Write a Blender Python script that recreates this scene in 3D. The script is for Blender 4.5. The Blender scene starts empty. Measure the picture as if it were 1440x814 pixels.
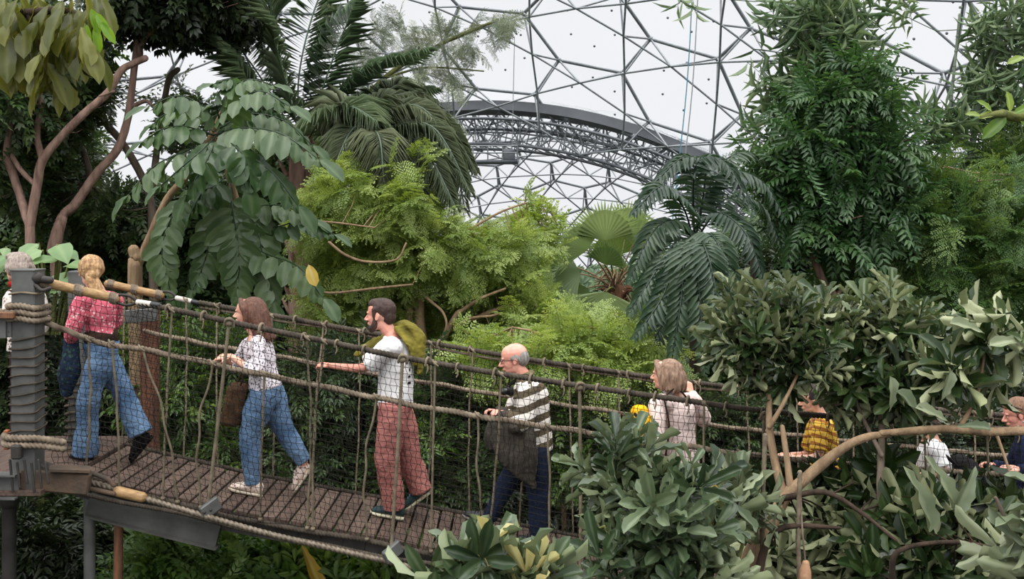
import bpy, math, random
import numpy as np
from mathutils import noise as mnoise, Vector
rng = np.random.default_rng(7)
random.seed(7)
PI = math.pi
SC = bpy.context.scene
COL = SC.collection
F = 1400.0; CX = 720.0; HZ = 310.0           # focal length in px, optical centre column, horizon row
def P(px, py, Y):
    """World point seen at column px, row py (1440x814) at distance Y in front of the camera."""
    return np.array([(px-CX)/F*Y, Y, (HZ-py)/F*Y])
def A(*a): return np.array(a, float)
def nrm(v):
    v = np.asarray(v, float)
    return v/np.maximum(np.linalg.norm(v, axis=-1, keepdims=True), 1e-9)

# ------------------------------------------------------------------ mesh builder
class MB:
    def __init__(s): s.v=[]; s.q=[]; s.t=[]; s.n=0; s.a=[]
    def add(s, v, q=None, t=None, a=None):
        v = np.asarray(v, float).reshape(-1,3)
        s.v.append(v)
        if q is not None and len(q): s.q.append(np.asarray(q, np.int64).reshape(-1,4)+s.n)
        if t is not None and len(t): s.t.append(np.asarray(t, np.int64).reshape(-1,3)+s.n)
        s.a.append(np.zeros(len(v)) if a is None else np.broadcast_to(np.asarray(a,float),(len(v),)))
        s.n += len(v)
        return s
    def merge(s, o):
        for v in o.v: pass
        off = s.n
        s.v += o.v; s.a += o.a
        s.q += [x+off for x in o.q]; s.t += [x+off for x in o.t]
        s.n += o.n
        return s
    def arrays(s):
        v = np.concatenate(s.v) if s.v else np.zeros((0,3))
        q = np.concatenate(s.q) if s.q else np.zeros((0,4),np.int64)
        t = np.concatenate(s.t) if s.t else np.zeros((0,3),np.int64)
        a = np.concatenate(s.a) if s.a else np.zeros(0)
        return v,q,t,a
    def mesh(s, name, smooth=True, origin=None):
        v,q,t,a = s.arrays()
        if origin is not None: v = v-np.asarray(origin)
        me = bpy.data.meshes.new(name)
        me.vertices.add(len(v)); me.vertices.foreach_set('co', v.astype(np.float32).ravel())
        nl = len(q)*4+len(t)*3
        me.loops.add(nl)
        me.loops.foreach_set('vertex_index', np.concatenate([q.ravel(), t.ravel()]).astype(np.int32))
        me.polygons.add(len(q)+len(t))
        ls = np.concatenate([np.arange(len(q))*4, len(q)*4+np.arange(len(t))*3]).astype(np.int32)
        me.polygons.foreach_set('loop_start', ls)
        me.polygons.foreach_set('use_smooth', np.full(len(q)+len(t), smooth))
        at = me.attributes.new('var','FLOAT','POINT'); at.data.foreach_set('value', a.astype(np.float32))
        me.update(calc_edges=True)
        return me
    def build(s, name, mat, parent=None, smooth=True, origin=None):
        po = wloc(parent) if parent is not None else np.zeros(3)
        o = bpy.data.objects.new(name, s.mesh(name, smooth, origin if origin is not None else po))
        if mat is not None:
            o.data.materials.append(mat)
        COL.objects.link(o)
        if parent is not None:
            o.parent = parent
            if origin is not None: o.location = np.asarray(origin)-po
        elif origin is not None: o.location = origin
        return o
def wloc(o):
    p = np.zeros(3)
    while o is not None:
        p = p+np.array(o.location); o = o.parent
    return p
def tag(o, label=None, cat=None, group=None, kind=None):
    if label: o['label'] = label
    if cat: o['category'] = cat
    if group: o['group'] = group
    if kind: o['kind'] = kind
    return o
def empty(name, loc, label=None, cat=None, group=None, kind=None):
    o = bpy.data.objects.new(name, None); o.empty_display_size=.1; COL.objects.link(o); o.location = loc
    return tag(o,label,cat,group,kind)

def catmull(pts, n):
    """resample polyline pts (k,d) with n points along a Catmull-Rom spline"""
    p = np.asarray(pts, float)
    if len(p)==2:
        t = np.linspace(0,1,n)[:,None]; return p[0]*(1-t)+p[1]*t
    pp = np.vstack([2*p[0]-p[1], p, 2*p[-1]-p[-2]])
    u = np.linspace(0, len(p)-1-1e-9, n); i = u.astype(int); t = (u-i)[:,None]
    a,b,c,d = pp[i],pp[i+1],pp[i+2],pp[i+3]
    return .5*((2*b)+(-a+c)*t+(2*a-5*b+4*c-d)*t**2+(-a+3*b-3*c+d)*t**3)

def frames(p, ref=(0,1,0)):
    T = np.gradient(p, axis=0); T = nrm(T)
    ref = np.asarray(ref,float)
    S = np.zeros_like(p)
    prev = None
    for i in range(len(p)):
        r = ref if prev is None else prev
        s = r-T[i]*np.dot(r,T[i])
        if np.linalg.norm(s)<.05:
            r = A(1,0,0) if abs(T[i][0])<.9 else A(0,0,1)
            s = r-T[i]*np.dot(r,T[i])
        s = s/np.linalg.norm(s); S[i]=s; prev = s
    return T,S,np.cross(T,S)

def tube(mb, pts, rad, seg=8, n=None, cap=True, ref=(0,1,0), fixref=False, a=0, twist=None, rough=0, ck=1.0):
    """swept tube; rad: scalar, list per point, or list of (r_side, r_other). side axis follows ref."""
    pts = np.asarray(pts,float)
    k = len(pts)
    r = np.asarray(rad,float)
    if r.ndim==0: r = np.full((k,2), float(r))
    elif r.ndim==1: r = np.repeat(r[:,None],2,1)
    if n is None: n = max(2,(k-1)*4+1) if k>2 else 2
    pr = np.hstack([pts, r]); pr = catmull(pr, n)
    p, r = pr[:,:3], np.maximum(pr[:,3:],1e-4)
    if fixref:
        T = nrm(np.gradient(p,axis=0)); R = np.broadcast_to(np.asarray(ref,float),p.shape)
        S = nrm(R-T*np.sum(R*T,1,keepdims=True)); B = np.cross(T,S)
    else: T,S,B = frames(p,ref)
    th = np.arange(seg)/seg*2*PI
    if rough: r = r*(1+rough*np.array([[mnoise.noise(Vector(q*6)) ] for q in p]))
    if cap:   # rounded ends
        h0 = r[0].min(); h1 = r[-1].min()
        P2=[];R2=[];S2=[];B2=[]
        for f in (0.0,.5,.85):
            ang=f*PI/2
            P2.append(p[0]-T[0]*h0*ck*math.cos(ang)); R2.append(r[0]*max(.02,math.sin(ang))); S2.append(S[0]);B2.append(B[0])
        E=[]
        for f in (.85,.5,0.0):
            ang=f*PI/2
            E.append((p[-1]+T[-1]*h1*ck*math.cos(ang), r[-1]*max(.02,math.sin(ang)), S[-1],B[-1]))
        p = np.vstack([P2,p,[e[0] for e in E]]); r=np.vstack([R2,r,[e[1] for e in E]])
        S = np.vstack([S2,S,[e[2] for e in E]]); B=np.vstack([B2,B,[e[3] for e in E]])
    m = len(p)
    if twist is not None:
        L = np.concatenate([[0],np.cumsum(np.linalg.norm(np.diff(p,axis=0),axis=1))])
        ph = L/twist*2*PI
        rr = .60+.50*np.abs(np.cos(1.5*(th[None,:]-ph[:,None])))**.7
    else: rr = np.ones((m,seg))
    v = p[:,None,:]+S[:,None,:]*(r[:,0:1]*np.cos(th))[:,:,None]*rr[:,:,None]+B[:,None,:]*(r[:,1:2]*np.sin(th))[:,:,None]*rr[:,:,None]
    v = v.reshape(-1,3)
    i = np.arange(m-1)[:,None]*seg; j = np.arange(seg)[None,:]; j2=(j+1)%seg
    q = np.stack([i+j, i+j2, i+seg+j2, i+seg+j],-1).reshape(-1,4)
    t = None
    if cap:
        c0 = len(v); v = np.vstack([v,p[0],p[-1]])
        jj=np.arange(seg)
        t = np.vstack([np.stack([np.full(seg,c0),(jj+1)%seg,jj],-1), np.stack([np.full(seg,c0+1),(m-1)*seg+jj,(m-1)*seg+(jj+1)%seg],-1)])
    mb.add(v,q,t,a)
    return mb

def ell(mb, c, r, seg=16, rings=10, axes=None, a=0):
    th = np.arange(seg)/seg*2*PI; ph = np.linspace(0,PI,rings+1)[1:-1]
    v = np.array([[math.sin(p)*math.cos(t),math.sin(p)*math.sin(t),math.cos(p)] for p in ph for t in th])
    v = np.vstack([v,[0,0,1],[0,0,-1]])*np.asarray(r,float)
    if axes is not None: v = v@np.asarray(axes)
    v = v+np.asarray(c)
    m=len(ph)
    i=np.arange(m-1)[:,None]*seg; j=np.arange(seg)[None,:]; j2=(j+1)%seg
    q=np.stack([i+j,i+seg+j,i+seg+j2,i+j2],-1).reshape(-1,4)
    jj=np.arange(seg); top=m*seg
    t=np.vstack([np.stack([np.full(seg,top),jj,(jj+1)%seg],-1),np.stack([np.full(seg,top+1),(m-1)*seg+(jj+1)%seg,(m-1)*seg+jj],-1)])
    mb.add(v,q,t,a); return mb

BOXQ = np.array([[0,1,3,2],[4,6,7,5],[0,4,5,1],[2,3,7,6],[0,2,6,4],[1,5,7,3]])
def obox(mb, c, ax, ay, az, a=0, bev=0.0):
    """box with centre c and half-axis vectors; bev insets the edges for a chamfer look"""
    c=np.asarray(c,float)
    if not bev:
        v=[c+sx*ax+sy*ay+sz*az for sx in(-1,1) for sy in(-1,1) for sz in(-1,1)]
        mb.add(v,BOXQ,None,a); return mb
    # chamfered: 24 verts
    lx,ly,lz=[np.linalg.norm(w) for w in (ax,ay,az)]
    fx,fy,fz=[max(0,1-bev/l) for l in (lx,ly,lz)]
    V=[];idx={}
    for sx in(-1,1):
        for sy in(-1,1):
            for sz in(-1,1):
                for k in range(3):
                    f=[fx,fy,fz]; f[k]=1.0
                    idx[(sx,sy,sz,k)]=len(V)
                    V.append(c+sx*f[0]*ax+sy*f[1]*ay+sz*f[2]*az)
    q=[];t=[]
    for k in range(3):
        o=[i for i in range(3) if i!=k]
        for s in(-1,1):
            def g(a_,b_):
                w=[0,0,0];w[k]=s;w[o[0]]=a_;w[o[1]]=b_;return idx[(*w,k)]
            f=[g(-1,-1),g(1,-1),g(1,1),g(-1,1)]
            q.append(f if (s>0)^(k==1) else f[::-1])
    for k in range(3):   # edges along axis k
        o=[i for i in range(3) if i!=k]
        for a_ in(-1,1):
            for b_ in(-1,1):
                w0=[0,0,0];w0[k]=-1;w0[o[0]]=a_;w0[o[1]]=b_
                w1=list(w0);w1[k]=1
                q.append([idx[(*w0,o[0])],idx[(*w1,o[0])],idx[(*w1,o[1])],idx[(*w0,o[1])]])
    for sx in(-1,1):
        for sy in(-1,1):
            for sz in(-1,1): t.append([idx[(sx,sy,sz,0)],idx[(sx,sy,sz,1)],idx[(sx,sy,sz,2)]])
    mb.add(V,q,t,a); return mb
def beam(mb, p0, p1, w, h, up=(0,0,1), bev=0.0, a=0):
    """box beam from p0 to p1, w across, h along up"""
    p0=np.asarray(p0,float);p1=np.asarray(p1,float); d=p1-p0; L=np.linalg.norm(d); d=d/L
    up=np.asarray(up,float); u=nrm(up-d*np.dot(up,d)); s=np.cross(d,u)
    return obox(mb,(p0+p1)/2,d*L/2,s*w/2,u*h/2,a,bev)
def rods(mb, A0, A1, r, seg=5, a=0):
    """many straight rods at once; r scalar or per-rod"""
    A0=np.asarray(A0,float);A1=np.asarray(A1,float); n=len(A0)
    if n==0: return mb
    d=nrm(A1-A0); ref=np.where(np.abs(d[:,2:3])<.9,A(0,0,1)[None],A(1,0,0)[None])
    s=nrm(np.cross(d,ref)); b=np.cross(d,s)
    r=np.broadcast_to(np.asarray(r,float),(n,))[:,None,None]
    th=np.arange(seg)/seg*2*PI
    ring=s[:,None,:]*np.cos(th)[None,:,None]+b[:,None,:]*np.sin(th)[None,:,None]
    v=np.concatenate([A0[:,None,:]+ring*r, A1[:,None,:]+ring*r],1)   # n,2seg,3
    j=np.arange(seg);j2=(j+1)%seg
    q=np.stack([j,j2,seg+j2,seg+j],-1)
    q=(q[None]+np.arange(n)[:,None,None]*2*seg).reshape(-1,4)
    mb.add(v.reshape(-1,3),q,None,a); return mb

def remesh(mb, voxel, smooth_it=2, name='tmp'):
    """fuse overlapping closed pieces into one continuous surface"""
    o = bpy.data.objects.new(name, mb.mesh(name)); COL.objects.link(o)
    m=o.modifiers.new('r','REMESH'); m.mode='VOXEL'; m.voxel_size=voxel; m.use_smooth_shade=True
    if smooth_it:
        s=o.modifiers.new('s','SMOOTH'); s.factor=.5; s.iterations=smooth_it
    dg=bpy.context.evaluated_depsgraph_get(); dg.update()
    me=bpy.data.meshes.new_from_object(o.evaluated_get(dg))
    v=np.empty(len(me.vertices)*3); me.vertices.foreach_get('co',v); v=v.reshape(-1,3)
    nl=len(me.loops); li=np.empty(nl,np.int32); me.loops.foreach_get('vertex_index',li)
    lt=np.empty(len(me.polygons),np.int32); me.polygons.foreach_get('loop_total',lt)
    ls=np.empty(len(me.polygons),np.int32); me.polygons.foreach_get('loop_start',ls)
    qi=ls[lt==4]; q=np.stack([li[qi+k] for k in range(4)],-1) if len(qi) else None
    ti=ls[lt==3]; t=np.stack([li[ti+k] for k in range(3)],-1) if len(ti) else None
    nv=np.empty(len(me.vertices)*3); me.vertices.foreach_get('normal',nv); nv=nv.reshape(-1,3)
    old=o.data; bpy.data.objects.remove(o); bpy.data.meshes.remove(old); bpy.data.meshes.remove(me)
    r=MB(); r.add(v,q,t); r.nv=nv
    return r

# ------------------------------------------------------------------ materials
def newmat(name):
    m=bpy.data.materials.new(name); m.use_nodes=True
    nt=m.node_tree; nt.nodes.clear()
    out=nt.nodes.new('ShaderNodeOutputMaterial')
    return m,nt,out
def ramp(nt, stops, interp='LINEAR'):
    r=nt.nodes.new('ShaderNodeValToRGB'); e=r.color_ramp.elements; r.color_ramp.interpolation=interp
    e[0].position=stops[0][0]; e[0].color=(*stops[0][1],1)
    e[1].position=stops[-1][0]; e[1].color=(*stops[-1][1],1)
    for p,c in stops[1:-1]:
        x=e.new(p); x.color=(*c,1)
    return r
def lin(c):
    """8-bit sRGB -> linear"""
    return tuple(((x/255)/12.92 if x/255<=.04045 else ((x/255+.055)/1.055)**2.4) for x in c)
def mat(name, c1, c2=None, rough=.7, metal=0, nscale=8, bump=.0, bscale=30, detail=4, stretch=(1,1,1), spec=.5, coord='Object'):
    m,nt,out=newmat(name); N=nt.nodes; L=nt.links
    b=N.new('ShaderNodeBsdfPrincipled'); b.inputs['Roughness'].default_value=rough; b.inputs['Metallic'].default_value=metal
    b.inputs['Specular IOR Level'].default_value=spec
    tc=N.new('ShaderNodeTexCoord'); mp=N.new('ShaderNodeMapping'); mp.inputs['Scale'].default_value=stretch
    L.new(tc.outputs[coord],mp.inputs['Vector'])
    if c2 is None: b.inputs['Base Color'].default_value=(*lin(c1),1)
    else:
        n=N.new('ShaderNodeTexNoise'); n.inputs['Scale'].default_value=nscale; n.inputs['Detail'].default_value=detail
        L.new(mp.outputs[0],n.inputs['Vector'])
        r=ramp(nt,[(.3,lin(c1)),(.7,lin(c2))]); L.new(n.outputs[0],r.inputs[0]); L.new(r.outputs[0],b.inputs['Base Color'])
    if bump:
        n2=N.new('ShaderNodeTexNoise'); n2.inputs['Scale'].default_value=bscale; n2.inputs['Detail'].default_value=3
        L.new(mp.outputs[0],n2.inputs['Vector'])
        bp=N.new('ShaderNodeBump'); bp.inputs['Strength'].default_value=bump; bp.inputs['Distance'].default_value=.02
        L.new(n2.outputs[0],bp.inputs['Height']); L.new(bp.outputs[0],b.inputs['Normal'])
    L.new(b.outputs[0],out.inputs[0]); m['p']=1
    return m
def leafmat(name, stops, rough=.45, trans=.3, spec=.5, back=None, nz=.25, nscale=3.0, hue=.475):
    """stops: sRGB colours from var 0..1; translucent leaves"""
    m,nt,out=newmat(name); N=nt.nodes; L=nt.links
    at=N.new('ShaderNodeAttribute'); at.attribute_name='var'
    tc=N.new('ShaderNodeTexCoord'); n=N.new('ShaderNodeTexNoise'); n.inputs['Scale'].default_value=nscale; n.inputs['Detail'].default_value=2
    L.new(tc.outputs['Object'],n.inputs['Vector'])
    ma=N.new('ShaderNodeMath'); ma.operation='MULTIPLY_ADD'; ma.inputs[1].default_value=nz; 
    L.new(n.outputs[0],ma.inputs[0]); L.new(at.outputs['Fac'],ma.inputs[2])
    sb=N.new('ShaderNodeMath'); sb.operation='SUBTRACT'; sb.inputs[1].default_value=nz/2; L.new(ma.outputs[0],sb.inputs[0])
    k=len(stops); r=ramp(nt,[(i/(k-1),lin(c)) for i,c in enumerate(stops)]); L.new(sb.outputs[0],r.inputs[0])
    b=N.new('ShaderNodeBsdfPrincipled'); b.inputs['Roughness'].default_value=rough; b.inputs['Specular IOR Level'].default_value=spec
    src=r.outputs[0]
    if back:
        ge=N.new('ShaderNodeNewGeometry'); mb_=N.new('ShaderNodeMix'); mb_.data_type='RGBA'; L.new(ge.outputs['Backfacing'],mb_.inputs[0])
        L.new(src,mb_.inputs[6]); mb_.inputs[7].default_value=(*lin(back),1); L.new(mb_.outputs[2],b.inputs['Base Color'])
    else: L.new(src,b.inputs['Base Color'])
    if trans>0:
        tr=N.new('ShaderNodeBsdfTranslucent'); hs=N.new('ShaderNodeHueSaturation'); hs.inputs['Hue'].default_value=hue; hs.inputs['Saturation'].default_value=1.15; hs.inputs['Value'].default_value=1.5
        L.new(r.outputs[0],hs.inputs['Color']); L.new(hs.outputs[0],tr.inputs['Color'])
        mx=N.new('ShaderNodeMixShader'); mx.inputs[0].default_value=trans
        L.new(b.outputs[0],mx.inputs[1]); L.new(tr.outputs[0],mx.inputs[2]); L.new(mx.outputs[0],out.inputs[0])
    else: L.new(b.outputs[0],out.inputs[0])
    return m

# ------------------------------------------------------------------ camera, sky, light
cam=bpy.data.cameras.new('camera'); co=bpy.data.objects.new('camera',cam); COL.objects.link(co)
co.location=(0,0,0); co.rotation_euler=(PI/2,0,0)
cam.sensor_width=36; cam.lens=F/1440*36; cam.shift_y=-(407-HZ)/1440; cam.clip_end=600; cam.clip_start=.05
SC.camera=co
SC.view_settings.view_transform='Standard'; SC.view_settings.look='None'; SC.view_settings.gamma=1; SC.view_settings.use_curve_mapping=False
SC.view_settings.exposure=EXPOSURE if 'EXPOSURE' in globals() else 0
w=bpy.data.worlds.new('sky'); SC.world=w; w.use_nodes=True; nt=w.node_tree; nt.nodes.clear()
o_=nt.nodes.new('ShaderNodeOutputWorld'); bg=nt.nodes.new('ShaderNodeBackground'); tc=nt.nodes.new('ShaderNodeTexCoord')
sx=nt.nodes.new('ShaderNodeSeparateXYZ'); nt.links.new(tc.outputs['Generated'],sx.inputs[0])
# overcast sky: the zenith is brighter than the horizon
rp=ramp(nt,[(0,(.05,.055,.05)),(.42,(.1,.11,.1)),(.455,(.84,.85,.88)),(.63,(.88,.89,.915)),(.8,(2.5,2.5,2.55)),(1,(4.2,4.2,4.2))])
ma=nt.nodes.new('ShaderNodeMath'); ma.operation='MULTIPLY_ADD'; ma.inputs[1].default_value=.5; ma.inputs[2].default_value=.5
nz=nt.nodes.new('ShaderNodeTexNoise'); nz.inputs['Scale'].default_value=3; nz.inputs['Detail'].default_value=3
nt.links.new(tc.outputs['Generated'],nz.inputs['Vector'])
mm=nt.nodes.new('ShaderNodeMath'); mm.operation='MULTIPLY_ADD'; mm.inputs[1].default_value=.14; mm.inputs[2].default_value=1.0
nt.links.new(nz.outputs[0],mm.inputs[0])
nt.links.new(sx.outputs['Z'],ma.inputs[0]); nt.links.new(ma.outputs[0],rp.inputs[0]); nt.links.new(rp.outputs[0],bg.inputs['Color']); nt.links.new(mm.outputs[0],bg.inputs['Strength']); nt.links.new(bg.outputs[0],o_.inputs[0])
sun=bpy.data.lights.new('sun','SUN'); sun.energy=1.1; sun.angle=math.radians(35); sun.color=(1,.98,.94)
so=bpy.data.objects.new('sun',sun); COL.objects.link(so); so.rotation_euler=(math.radians(28),math.radians(-18),0)
SC.cycles.max_bounces=5; SC.cycles.diffuse_bounces=3; SC.cycles.glossy_bounces=2; SC.cycles.transparent_max_bounces=12; SC.cycles.transmission_bounces=3
SC.cycles.use_denoising=True
SC.cycles.caustics_reflective=False; SC.cycles.caustics_refractive=False
# ------------------------------------------------------------------ the two domes
M_STEEL=mat('galvanised_steel',(150,154,158),(118,122,126),rough=.5,metal=.3,nscale=.6)
M_STEELD=mat('dark_steel',(112,115,120),(88,92,97),rough=.5,metal=.3,nscale=.6)
def membrane():
    m,nt,out=newmat('etfe_membrane'); N=nt.nodes; L=nt.links
    tr=N.new('ShaderNodeBsdfTransparent'); tr.inputs[0].default_value=(.955,.96,.96,1)
    gl=N.new('ShaderNodeBsdfGlossy'); gl.inputs['Roughness'].default_value=.25; gl.inputs['Color'].default_value=(.9,.9,.9,1)
    lw=N.new('ShaderNodeLayerWeight'); lw.inputs[0].default_value=.12
    ml=N.new('ShaderNodeMath'); ml.operation='MULTIPLY'; ml.inputs[1].default_value=.22; L.new(lw.outputs['Facing'],ml.inputs[0])
    mx=N.new('ShaderNodeMixShader'); L.new(ml.outputs[0],mx.inputs[0]); L.new(tr.outputs[0],mx.inputs[1]); L.new(gl.outputs[0],mx.inputs[2])
    L.new(mx.outputs[0],out.inputs[0]); return m
M_ETFE=membrane()
C1=A(-13,30,-20); R1=53.0
def ray_sphere(px,py,C,R):
    d=nrm(P(px,py,1.0)); b=np.dot(d,C); c=np.dot(C,C)-R*R
    return d*(b+math.sqrt(max(b*b-c,0)))
def azim(C,pc):
    """azimuthal equidistant chart of the sphere about point pc"""
    n=nrm(pc-C); e=nrm(np.cross(A(0,0,1),n)); f=np.cross(n,e); R=np.linalg.norm(pc-C)
    def fwd(p):
        u=nrm(p-C); z=np.clip(np.dot(u,n),-1,1); th=math.acos(z); w=A(np.dot(u,e),np.dot(u,f)); l=np.linalg.norm(w)
        return R*th*w/l if l>1e-9 else A(0,0)
    def inv(q):
        l=np.linalg.norm(q); th=l/R
        if l<1e-9: return pc.copy()
        w=q/l; return C+R*(math.cos(th)*n+math.sin(th)*(w[0]*e+w[1]*f))
    return fwd,inv
def hexdome(C,R,pc,known,rad,keep):
    fwd,inv=azim(C,pc)
    K=[(k,fwd(ray_sphere(*v,C,R))) for k,v in known.items()]
    def bas(k):
        i,j=k[0]/3,k[1]/3; return [1,i,j,i*i,i*j,j*j]
    M=np.array([bas(k) for k,_ in K]); Q=np.array([q for _,q in K])
    sol,_,_,_=np.linalg.lstsq(M[:,:3],Q,rcond=None)
    print('hex fit residual m',np.abs(M[:,:3]@sol-Q).mean(),'edge',np.linalg.norm((sol[1]+sol[2])/3),np.linalg.norm((sol[1]-2*sol[2])/3))
    nodes={}
    res={k:Q[n]-M[n,:3]@sol for n,(k,_) in enumerate(K)}
    def pos(k):
        if k in nodes: return nodes[k]
        q=np.array(bas(k)[:3])@sol
        # blend measured offsets into neighbours
        wsum=0;off=A(0,0)
        for kk,r in res.items():
            d=((kk[0]-k[0])**2+(kk[1]-k[1])**2+(kk[0]-k[0])*(kk[1]-k[1]))/9
            if d==0: off=r;wsum=1;break
            w_=math.exp(-d*2.0)/(d); off=off+r*w_; wsum+=w_
        q=q+off/max(wsum,1.0)
        nodes[k]=(q,inv(q)); return nodes[k]
    cells=[]
    edges=set()
    for i in range(-14,15):
        for j in range(-14,15):
            q=sol[0]+i*sol[1]+j*sol[2]
            if np.linalg.norm(q)>rad: continue
            p=inv(q)
            if not keep(p): continue
            ks=[(3*i+a,3*j+b) for a,b in ((1,1),(2,-1),(1,-2),(-1,-1),(-2,1),(-1,2))]
            cells.append((p,ks))
            for n in range(6): 
                a,b=ks[n],ks[(n+1)%6]; edges.add((min(a,b),max(a,b)))
    return nodes,pos,cells,edges
def build_dome(name,label,C,R,pc,known,rad,keep,depth,r_out,r_in,dots,dark=False):
    nodes,pos,cells,edges=hexdome(C,R,pc,known,rad,keep)
    frame=MB(); A0=[];A1=[]
    inner={}
    for e in edges:
        a=pos(e[0])[1]; b=pos(e[1])[1]; A0.append(a);A1.append(b)
        m=(a+b)/2; inner[e]=C+(m-C)*((R-depth)/R)
    rods(frame,A0,A1,r_out,8)
    for k in {k for e in edges for k in e}: ell(frame,pos(k)[1],[r_out*1.7]*3,8,6)
    top=frame.build(name,M_STEEL); tag(top,label,None,None,'structure')
    inn=MB();B0=[];B1=[]
    byn={}
    for e in edges:
        for k in e: byn.setdefault(k,[]).append(e)
    for k,es in byn.items():
        p=pos(k)[1]
        for n,e in enumerate(es):
            B0.append(p);B1.append(inner[e])
            for e2 in es[n+1:]: B0.append(inner[e]);B1.append(inner[e2])
    rods(inn,B0,B1,r_in,6); inn.build('inner_truss',M_STEEL,top)
    mem=MB(); but=MB()
    for cidx,(c,ks) in enumerate(cells):
        ring=np.array([pos(k)[1] for k in ks]); cc=ring.mean(0); n=nrm(cc-C); bul=R*.018
        # pillow: 3 rings
        rr=np.vstack([ring,(ring+np.roll(ring,-1,0))/2]); o=np.array([0,6,1,7,2,8,3,9,4,10,5,11]); rr=rr[o]
        V=[rr]
        for f in (.72,.4): V.append(cc+(rr-cc)*f+n*bul*(1-f*f))
        V=np.vstack(V+[[cc+n*bul]])
        q=[[l*12+j,l*12+(j+1)%12,(l+1)*12+(j+1)%12,(l+1)*12+j] for l in range(2) for j in range(12)]
        t=[[24+j,24+(j+1)%12,36] for j in range(12)]
        mem.add(V,q,t)
        if dots:
            e1=nrm(ring[0]-cc);e2=np.cross(n,e1); s=np.linalg.norm(ring[0]-cc)
            for a_ in range(6):
                th=a_*PI/3+.35; ell(but,cc+(e1*math.cos(th)+e2*math.sin(th))*s*.42+n*bul*.8,[.09]*3,6,4)
    mem.build('membrane',M_ETFE,top)
    if dots: but.build('membrane_stud',M_STEELD,top)
    return top
K1={(-2,1):(645.5,9.4),(-1,2):(736.4,18.8),(-1,-1):(621,65),(1,-2):(669.5,124.3),(2,-1):(752,132.6),(1,1):(786,84.6),
    (1,4):(914.6,54.7),(2,2):(874.9,102.4),(2,5):(1009.6,82.5),(1,7):(1055.6,39.7),(4,1):(913,171),(4,4):(1044,161),(5,2):(999,199),
    (1,10):(1215,44),(2,11):(1326.4,103),(4,10):(1346,165),(1,13):(1400,77),(-4,-1):(482.5,19.8),(-2,-2):(545,76)}
pc1=ray_sphere(860,100,C1,R1)
# plane of the arch between the domes
q0,q1,q2=ray_sphere(590,163,C1,R1),ray_sphere(740,158,C1,R1),ray_sphere(1100,300,C1,R1)
an=nrm(np.cross(q1-q0,q2-q0)); an=an*np.sign(an[1])
dd=np.dot(an,q0-C1); Cc=C1+an*dd; Rc=math.sqrt(R1*R1-dd*dd)
print('arch plane n',an,'dist',dd,'circle c',Cc,'Rc',Rc)
keep1=lambda p: np.dot(an,p-q0)<.2 and p[2]>-14 and p[1]>-25
build_dome('ceiling','galvanised hexagonal dome frame over the near forest with clear pillow membranes',C1,R1,pc1,K1,80,keep1,2.4,.12,.07,True)
# far dome shares the arch circle
K2={(2,-4):(725.9,200.8),(1,-2):(732.5,221.4),(-1,-1):(698,233),(-2,1):(702.7,259.4),(-4,2):(671.7,276),(-1,2):(744.7,267),(2,-1):(774.5,228.4),
    (1,1):(779,253.2),(4,-2):(811,217.4),(2,2):(822,263.8),(1,4):(825.4,291.5),(-5,4):(677,301),(-2,4):(750,290),(-1,5):(789,303.6),
    (5,-1):(855.3,231),(4,1):(857.7,255.5),(5,2):(899.5,272.7)}
h2=15.0; C2=Cc+an*h2; R2=math.sqrt(Rc*Rc+h2*h2)
pc2=ray_sphere(780,250,C2,R2)
print('far dome',C2,R2,pc2)
keep2=lambda p: np.dot(an,p-q0)>-1.0 and p[2]>-16
build_dome('ceiling','smaller hexagons of the far dome seen beyond the arch',C2,R2,pc2,K2,75,keep2,1.7,.14,.075,False)
# the arch truss: box gutter on top with a three chord lattice beneath
def circ(R_,off,n0=-1.15,n1=1.35,n=150):
    up=nrm(A(0,0,1)-an*an[2]); si=np.cross(up,an)      # si points roughly +X
    if si[0]<0: si=-si
    t=np.linspace(n0,n1,n)
    return Cc+an*off+R_*(np.cos(t)[:,None]*up+np.sin(t)[:,None]*si)
arch=empty('arch_truss',(Cc+A(0,0,Rc)),'grey curved steel lattice arch where the two domes meet','arch')
g=MB(); o1=circ(Rc+.6,-.7);o2=circ(Rc+.6,.9);o3=circ(Rc-.1,.9);o4=circ(Rc-.1,-.7)
V=np.stack([o1,o2,o3,o4],1).reshape(-1,3); n=len(o1)
q=[[4*i+j,4*i+(j+1)%4,4*(i+1)+(j+1)%4,4*(i+1)+j] for i in range(n-1) for j in range(4)]
g.add(V,q); g.build('gutter_beam',mat('gutter_steel',(116,119,124),(98,101,106),rough=.6,nscale=.5),arch,False)
for Rr,off,r in ((Rc-1.0,-1.6,.12),(Rc-1.0,1.6,.12),(Rc-2.7,-.9,.12),(Rc-2.7,.9,.12)):
    g=MB(); tube(g,circ(Rr,off,n=90),r,6,n=180,cap=False); g.build('chord',M_STEELD,arch)
w_=MB(); a_=circ(Rc-1.0,-1.6,n=100);b_=circ(Rc-1.0,1.6,n=100);c_=circ(Rc-2.7,-.9,n=100);d_=circ(Rc-2.7,.9,n=100);e_=circ(Rc-.5,.2,n=100)
S0=[];S1=[]
for i in range(0,99):
    S0+= [a_[i],b_[i],c_[i],a_[i],b_[i],e_[i],e_[i]]; S1+=[c_[i+1] if i%2 else c_[i],d_[i+1] if i%2 else d_[i],d_[i+1],b_[i+1],d_[i],a_[i+1],b_[i]]
    if i%2==0: S0+=[c_[i],d_[i]];S1+=[a_[i+1],b_[i+1]]
rods(w_,S0,S1,.042,5); w_.build('lattice_web',M_STEEL,arch)
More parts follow.
